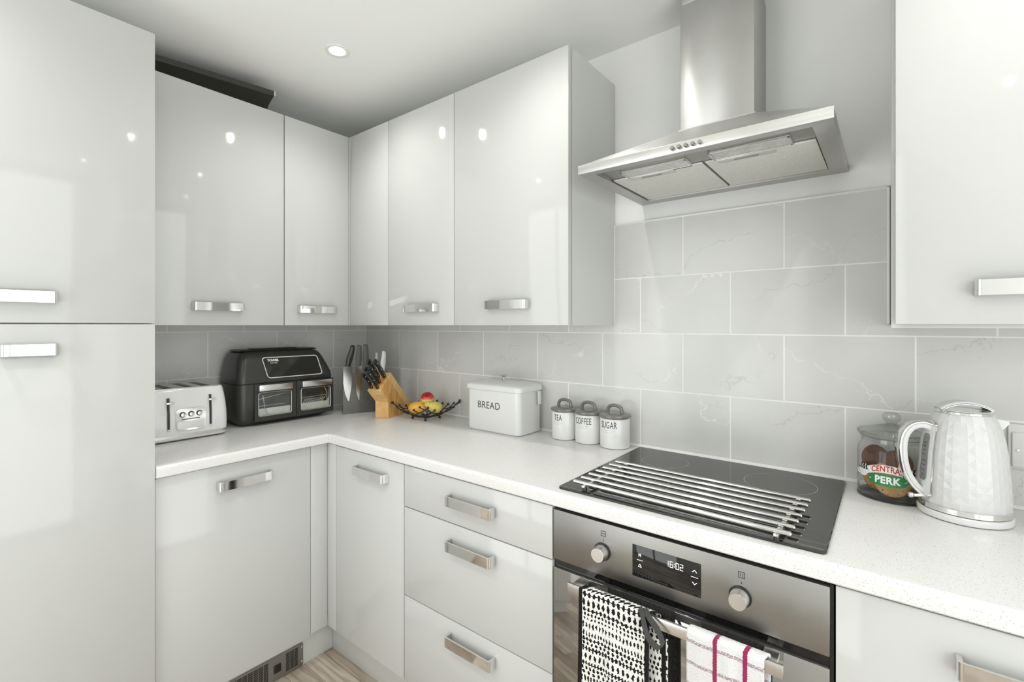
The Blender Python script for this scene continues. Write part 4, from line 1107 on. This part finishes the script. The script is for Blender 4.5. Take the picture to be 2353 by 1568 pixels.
# ------------------------------------------------------------------ cookie jar
JC = (2.4375, -.0905); JR = .0735
t = thing('cookie_jar', 'clear glass cookie jar with a red and green sign, behind the kettle', 'jar', (*JC, WT))
bm = BM(); lathe(bm, [(JR - .006, WT + .004), (JR - .001, WT + .007), (JR, WT + .014), (JR, 1.030), (JR - .002, 1.040), (JR - .006, 1.047), (JR - .009, 1.051), (JR - .0095, 1.064)], JC, 64, True, False); obj('jar_body', bm, M['jarglass'], t)
bm = BM(); lathe(bm, [(JR - .004, WT + .0006), (JR + .0005, WT + .002), (JR + .0005, WT + .006), (JR - .003, WT + .0085)], JC, 64, True, False); obj('jar_base', bm, M['darkglass'], t)
bm = BM(); lathe(bm, [(JR - .0112, 1.0565), (JR - .0112, 1.0655), (JR - .006, 1.068), (JR - .0015, 1.072), (JR + .0008, 1.078), (JR - .001, 1.082), (.058, 1.086), (.042, 1.091), (.024, 1.0965), (.014, 1.099)], JC, 64, False, False); l = obj('lid', bm, M['lidglass'], t)
bm = BM(); lathe(bm, [(.013, 1.0985), (.0105, 1.102), (.0125, 1.106), (.0185, 1.112), (.0205, 1.119), (.0185, 1.125), (.012, 1.1295), (.0005, 1.131)], JC, 40, False); obj('lid_knob', bm, M['lidglass'], l)
bm = BM()
for rr, zz in ((JR - .001, 1.0795), (JR - .0075, 1.0675)):
    tube(bm, [(JC[0] + rr * math.cos(a * PI / 32), JC[1] + rr * math.sin(a * PI / 32), zz) for a in range(65)], .0016, 6)
obj('rim_ring', bm, M['lidglass'], l)
JS = math.radians(-7)
def jw(x, z, d):
    a = x / JR + JS
    return Vector((JC[0] + (JR + .0006 + d) * math.sin(a), JC[1] - (JR + .0006 + d) * math.cos(a), z))
def patch(bm, outline, d, n=28):
    """outline(u) -> (x, z0, z1): curved decal area wrapped on the glass"""
    A, B = [], []
    for i in range(n + 1):
        x, z0, z1 = outline(i / n); A.append(bm.verts.new(jw(x, z0, d))); B.append(bm.verts.new(jw(x, z1, d)))
    for i in range(n): bm.faces.new((A[i], A[i + 1], B[i + 1], B[i]))
    bmesh.ops.recalc_face_normals(bm, faces=bm.faces)
    return bm
def arcz(x): return 1.0015 - (x / .047) ** 2 * .0125
bm = BM(); patch(bm, lambda u: ((u - .5) * .094, arcz((u - .5) * .094) - .016 + .0015 * abs(u - .5), arcz((u - .5) * .094) + .004), .0)
sg = obj('sign_arch', bm, M['creamprint'], t, label='cream arch of the sign')
def oval(u):
    x = (u - .5) * .084; e = max(0., 1 - abs((u - .5) * 2) ** 5) ** .5
    return (x, .968 - .0165 * e * .92, .968 + .0165 * e * .82)
bm = BM(); patch(bm, oval, .0004); gs = obj('sign_oval', bm, M['greenprint'], t, label='green oval of the sign')
bm = text_bm('CENTRAL', .0205, .74, .0001, 1.02, .0004); bmesh.ops.subdivide_edges(bm, edges=[e for e in bm.edges if e.calc_length() > .004], cuts=1)
merge(b2 := BM(), bm, lambda c: jw(c.x, arcz(c.x) - .006 + c.y, .0003 + c.z)); obj('lettering', b2, M['redprint'], sg)
bm = text_bm('PERK', .024, .88, .0001, 1.1, .0009); bmesh.ops.subdivide_edges(bm, edges=[e for e in bm.edges if e.calc_length() > .004], cuts=1)
merge(b2 := BM(), bm, lambda c: jw(c.x, .967 + c.y, .0007 + c.z))
for s in (-1, 1):
    merge(b2, stroke(BM(), [(s * .036 - .001, .967), (s * .036 + .001, .967)], .0018, lambda p, q, d: jw(p, q, .0007 + d)))
obj('lettering', b2, M['whiteprint'], gs)
for s in (-1, 1):
    cxx = s * .058
    def cup(u, cxx=cxx):
        x = (u - .5) * .030; return (cxx + x, .966 + .002 * (2 * abs(u - .5)) ** 2 + .008 * (2 * abs(u - .5)) ** 3, .984)
    bm = BM(); patch(bm, cup, .0002, 16)
    tube(bm, [jw(cxx + s * .015, .981, .0005), jw(cxx + s * .021, .979, .0005), jw(cxx + s * .020, .972, .0005), jw(cxx + s * .012, .970, .0005)], .0012, 6)
    obj('sign_cup', bm, M['whiteprint'], t, label='white coffee cup printed beside the sign')
    bm = BM()
    def steam_bg(u, cxx=cxx): 
        e = math.sin(PI * min(1, max(0, u))) ** .5
        return (cxx + (u - .5) * .030, .984, .984 + .017 * e)
    patch(bm, steam_bg, .0001, 16); sbk = obj('sign_steam', bm, M['black'], t, label='black patch with white steam curls')
    bm = BM()
    for k in (-1, 0, 1):
        x0 = cxx + k * .008
        stroke(bm, [(x0, .985), (x0 + .002, .988), (x0 - .001, .992), (x0 + .002, .996), (x0 + .001, .998)], .0016, lambda p, q, d: jw(p, q, .0004 + d))
    obj('steam_curl', bm, M['whiteprint'], sbk)
def cookie(name, label, c, r, nrm, mat, th=.011):
    bm = BM(); lathe(bm, [(.0005, -th / 2), (r * .8, -th / 2), (r * .97, -th * .25), (r, 0), (r * .96, th * .3), (r * .8, th / 2), (.0005, th * .58)], n=32)
    q = Vector((0, 0, 1)).rotation_difference(Vector(nrm)).to_matrix()
    for v in bm.verts: v.co = q @ v.co
    o = obj(name, bm, mat, ang=60); o.location = c; tag(o, label, 'cookie', 'cookies in the glass jar')
cookie('cookie', 'large golden cookie with dark dots at the front of the jar', (2.439, -.109, .953), .0395, (.12, -.92, .38), M['c_gold'])
cookie('cookie', 'brown dotted cookie behind the golden one, by the jar side', (2.409, -.087, .957), .036, (-.45, -.8, .3), M['c_brown'])
cookie('cookie', 'dark chocolate cookie standing on edge high in the jar', (2.404, -.072, 1.000), .036, (.55, -.75, .2), M['c_choc'])
cookie('cookie', 'chocolate cookie leaning behind the sign in the jar', (2.450, -.072, .995), .033, (.1, -.9, .4), M['c_choc'])
cookie('cookie', 'brown cookie at the kettle side of the jar bottom', (2.466, -.070, .952), .034, (.6, -.75, .2), M['c_brown'])
cookie('cookie', 'plain brown cookie at the back of the jar', (2.430, -.05, .960), .038, (0, -.95, .3), M['c_brown'])

# ------------------------------------------------------------------ kettle (local: -x is the handle side)
KT = (2.570, -.150)
t = thing('kettle', 'white diamond-textured electric kettle with chrome trim on the worktop', 'kettle', (*KT, WT), math.radians(21))
Zk = lambda z: z - WT
obj('power_base', lathe(BM(), [(.078, .0006), (.0835, .003), (.085, .008), (.0845, .016), (.082, .0185), (.0001, .0185)], n=64), M['applwhite'], t, True)
obj('chrome_band', lathe(BM(), [(.082, .0195), (.0835, .0205), (.0832, .032), (.0815, .033)], n=64), M['chrome'], t, True, label='chrome band above the base')
KPR = [(.033, .0815), (.05, .0815), (.075, .0805), (.10, .0788), (.125, .0765), (.15, .0750), (.175, .0720), (.20, .0675), (.22, .0625), (.235, .0572), (.243, .0535)]
def kr(z):
    for (a, ra), (b, rb) in zip(KPR, KPR[1:]):
        if a <= z <= b: return ra + (rb - ra) * (z - a) / (b - a)
    return KPR[0][1] if z < KPR[0][0] else KPR[-1][1]
bm = BM(); NA, NR = 18, 14; rows = []
for i in range(NR + 1):
    z = .033 + (.243 - .033) * i / NR; off = .5 * (i % 2)
    rows.append([bm.verts.new((kr(z) * math.cos(2 * PI * (j + off) / NA), kr(z) * math.sin(2 * PI * (j + off) / NA), z)) for j in range(NA)])
for i in range(NR):
    A, B = rows[i], rows[i + 1]
    if i == 0:
        for j in range(NA): bm.faces.new((A[j], A[(j + 1) % NA], B[j]))
    if i + 2 <= NR:
        Cc = rows[i + 2]
        for j in range(NA):
            if i % 2 == 0: l, r_ = B[(j - 1) % NA], B[j]
            else: l, r_ = B[j], B[(j + 1) % NA]
            ctr = (A[j].co + Cc[j].co + r_.co + l.co) / 4; rad = Vector((ctr.x, ctr.y, 0)); ctr = ctr + rad.normalized() * (kr(ctr.z) + .0006 - rad.length)
            cv = bm.verts.new(ctr)
            for p, q in ((A[j], r_), (r_, Cc[j]), (Cc[j], l), (l, A[j])): bm.faces.new((p, q, cv))
    else:
        for j in range(NA):
            if i % 2 == 0: bm.faces.new((B[(j - 1) % NA], A[j], B[j]))
            else: bm.faces.new((B[j], A[j], B[(j + 1) % NA]))
bmesh.ops.recalc_face_normals(bm, faces=bm.faces)
obj('kettle_body', bm, M['kettlewhite'], t, True, flat=True)
obj('lid_ring', lathe(BM(), [(.0535, .2432), (.0545, .2445), (.0535, .2485), (.0515, .250)], n=56), M['chrome'], t, True)
l = obj('lid', lathe(BM(), [(.0515, .2495), (.049, .2515), (.04, .2505), (.02, .2485), (.0001, .2478)], n=56), M['applwhite'], t, True)
ap = smoothcurve([(-.050, 0, .2515), (-.036, 0, .2605), (-.018, 0, .2665), (0, 0, .2685), (.018, 0, .2665), (.036, 0, .2605), (.050, 0, .2515)], 5)
bm = BM(); strap(bm, ap, .0165, .007, Vector((0, 1, 0))); obj('lid_grip', bm, M['kettlewhite'], l, True)
bm = BM(); strap(bm, [p - Vector((0, 0, .0034)) for p in ap], .0178, .0022, Vector((0, 1, 0))); obj('grip_trim', bm, M['chrome'], l, True)
def kp(ang, z, d): return Vector((-(kr(z) + d) * math.cos(ang), -(kr(z) + d) * math.sin(ang), z))
def kpatch(bm, a0, a1, z0, z1, d, rad, n=10):
    """rounded plate following the body on the handle side"""
    ro = []
    for i in range(n * 2 + 1):
        z = z0 + (z1 - z0) * i / (n * 2)
        e = min(z - z0, z1 - z); k = 1. if e > rad else math.sqrt(max(0., 1 - (1 - e / rad) ** 2))
        am, ah = (a0 + a1) / 2, (a1 - a0) / 2 * (.55 + .45 * k)
        ro.append([kp(am - ah + 2 * ah * j / 8, z, d) for j in range(9)])
    inner = [[p - Vector((p.x, p.y, 0)).normalized() * (d + .001) for p in r] for r in ro]
    rings = [a + b[::-1] for a, b in zip(ro, inner)]
    loft(bm, rings)
    return bm
A0 = math.radians
obj('handle_plate_trim', kpatch(BM(), A0(-24), A0(24), .040, .222, .0032, .01), M['chrome'], t, True, ang=50)
hp_ = obj('handle_plate', kpatch(BM(), A0(-21), A0(21), .043, .219, .0052, .01), M['applwhite'], t, True, ang=50)
g = obj('water_gauge', kpatch(BM(), A0(1), A0(15), .082, .192, .0072, .012), M['gauge'], hp_, True, ang=50)
bm = BM()
for z in (.095, .105, .117, .127, .142, .152, .162, .170): 
    for k in range(3): bm.faces.new([bm.verts.new(p) for p in (kp(A0(5 + k * 2.4), z, .0077), kp(A0(6.6 + k * 2.4), z, .0077), kp(A0(6.6 + k * 2.4), z + .0016, .0077), kp(A0(5 + k * 2.4), z + .0016, .0077))])
obj('gauge_marks', bm, M['greyink'], g, True, flat=True)
hpts = smoothcurve([(-.066, -.004, .205), (-.085, -.005, .211), (-.104, -.005, .205), (-.117, -.005, .186), (-.122, -.005, .158), (-.120, -.005, .124), (-.112, -.004, .094), (-.099, -.004, .070), (-.086, -.004, .056), (-.078, -.004, .052)], 6)
bm = BM(); strap(bm, hpts, .0125, .012, Vector((0, 1, 0))); hd = obj('handle', bm, M['kettlewhite'], t, True, ang=50)
outp = []
for i, p in enumerate(hpts):
    tt = (hpts[min(i + 1, len(hpts) - 1)] - hpts[max(i - 1, 0)]).normalized(); nn = tt.cross(Vector((0, 1, 0))).normalized()
    outp.append(p - nn * .0075 if (p - nn * .0075 - Vector((-.07, 0, .13))).length > (p - Vector((-.07, 0, .13))).length else p + nn * .0075)
bm = BM(); strap(bm, outp, .0135, .006, Vector((0, 1, 0))); obj('handle_trim', bm, M['chrome'], hd, True, ang=50)
bm = BM(); tube(bm, [(-.078, -.012, .045), (-.098, -.013, .043), (-.104, -.013, .043)], [.0045, .004, .004], 10); ball(bm, (-.108, -.013, .043), .0068, u=12, v=8); obj('switch_lever', bm, M['chrome'], t, True)
bm = BM(); prism(bm, [(.062, .205), (.078, .225), (.076, .229), (.050, .236)], lambda p, q, a: Vector((p, a, q)), -.016, .016); obj('spout', bm, M['applwhite'], t, True)

# wall socket behind the kettle
t = thing('wall_socket', 'white double wall socket partly hidden behind the kettle', 'socket', (2.74, -.009, 1.06))
obj('back_box', box(BM(), 2.662, 2.815, -.016, -.0085, 1.008, 1.118, .003), M['socket'], t)
obj('face_plate', box(BM(), 2.668, 2.812, -.022, -.0162, 1.014, 1.098, .003), M['socket'], t)
bm = BM(); lathe(bm, [(.0001, 0), (.0032, 0), (.003, .0015), (.0001, .002)], n=14)
for v in bm.verts: v.co = Vector((2.6775 + v.co.x, -.022 - v.co.z, 1.0555 + v.co.y))
obj('screw', bm, M['satin'], t)
bm = BM(); box(bm, 2.695, 2.705, -.026, -.0222, 1.06, 1.078, .001); box(bm, 2.775, 2.785, -.026, -.0222, 1.06, 1.078, .001); obj('rocker_switch', bm, M['socket'], t)

# ------------------------------------------------------------------ ceiling downlights
LAMP = 30.; SPOT = 13.5
M['lamp'].node_tree.nodes['Principled BSDF'].inputs['Emission Strength'].default_value = LAMP
spots = [(.762, -.665, 'round white ceiling downlight above the inner corner'), (1.60, -.675, 'recessed ceiling downlight above the drawer unit'), (2.65, -.675, 'recessed ceiling downlight above the kettle'),
         (.80, -1.89, 'recessed ceiling downlight by the tall cupboard'), (1.55, -1.89, 'recessed ceiling downlight in the middle of the room'), (2.635, -1.878, 'recessed ceiling downlight nearest the added glazed door')]
for x, y, lab in spots:
    t = thing('ceiling_downlight', lab, 'downlight', (x, y, ZC), 0, 'recessed ceiling downlights')
    obj('trim_ring', lathe(BM(), [(.046, ZC - .0005), (.0455, ZC - .003), (.040, ZC - .0045), (.031, ZC - .003), (.029, ZC - .0008)], (x, y), 40, False, False), M['pvc'], t)
    obj('lamp_face', lathe(BM(), [(.026, ZC - .001), (.0255, ZC - .0022), (.0001, ZC - .0024)], (x, y), 32, True, True), M['lamp'], t, label='glowing lamp face')
    l = bpy.data.lights.new('downlight_beam', 'SPOT'); l.energy = SPOT; l.spot_size = math.radians(144); l.spot_blend = 1.; l.shadow_soft_size = .02; l.color = (1, .985, .95)
    o = bpy.data.objects.new('downlight_beam', l); o.location = (x, y, ZC - .024); COL.objects.link(o)

for o in list(SC.objects):
    if o.parent is None and 'category' in o and 'group' not in o:
        k = o.name.split('.')[0]; lab = o['label']
        g = {'wall_cabinet': 'glossy white wall cabinets', 'base_cabinet': 'white base units', 'tea_towel': 'tea towels on the oven handle', 'worktop': 'speckled worktops', 'plinth': 'white kickboards', 'tiled_splashback': 'marbled tile splashbacks'}.get(k)
        if k == 'kitchen_knife': g = 'knives in the wooden block' if 'bamboo' in lab else 'knives on the grey stand'
        if k in ('mango', 'pear', 'apple'): g = 'fruit in the wire bowl'
        if g: o['group'] = g

# ------------------------------------------------------------------ fill daylight through the added openings
W = bpy.data.worlds.new('daylight'); SC.world = W; W.use_nodes = True
bg = W.node_tree.nodes['Background']; bg.inputs[0].default_value = (.97, 1., 1.0, 1); bg.inputs[1].default_value = 3.2
def portal(name, loc, rot, sx, sy):
    l = bpy.data.lights.new(name, 'AREA'); l.shape = 'RECTANGLE'; l.size = sx; l.size_y = sy; l.cycles.is_portal = True
    o = bpy.data.objects.new(name, l); o.location = loc; o.rotation_euler = rot; COL.objects.link(o)
portal('fill_window_portal', ((WX0 + WX1) / 2, RY - .1, (WZ0 + WZ1) / 2), (PI / 2, 0, 0), WX1 - WX0, WZ1 - WZ0)
portal('fill_door_portal', (RX + .1, (DY0 + DY1) / 2, (ZF + DZ1) / 2), (PI / 2, 0, PI / 2), DY1 - DY0, DZ1 - ZF)

# ------------------------------------------------------------------ camera
cam = bpy.data.cameras.new('camera'); co = bpy.data.objects.new('camera', cam); COL.objects.link(co)
cam.sensor_width = 36; cam.sensor_fit = 'HORIZONTAL'; cam.lens = 1096.67 / 2353 * 36
cam.shift_y = -(784 - 747.95) / 2353
cam.clip_start = .02
co.location = (2.4328, -1.6917, 1.359); co.rotation_euler = (PI / 2, 0, .6688)
SC.camera = co
vs = SC.view_settings; vs.view_transform = 'Standard'; vs.look = 'None'; vs.gamma = 1; vs.exposure = -.04; vs.use_curve_mapping = False
cy = SC.cycles; cy.use_denoising = True; cy.max_bounces = 12; cy.diffuse_bounces = 8; cy.glossy_bounces = 6; cy.transparent_max_bounces = 16; cy.sample_clamp_indirect = 4.; cy.caustics_reflective = False; cy.caustics_refractive = False
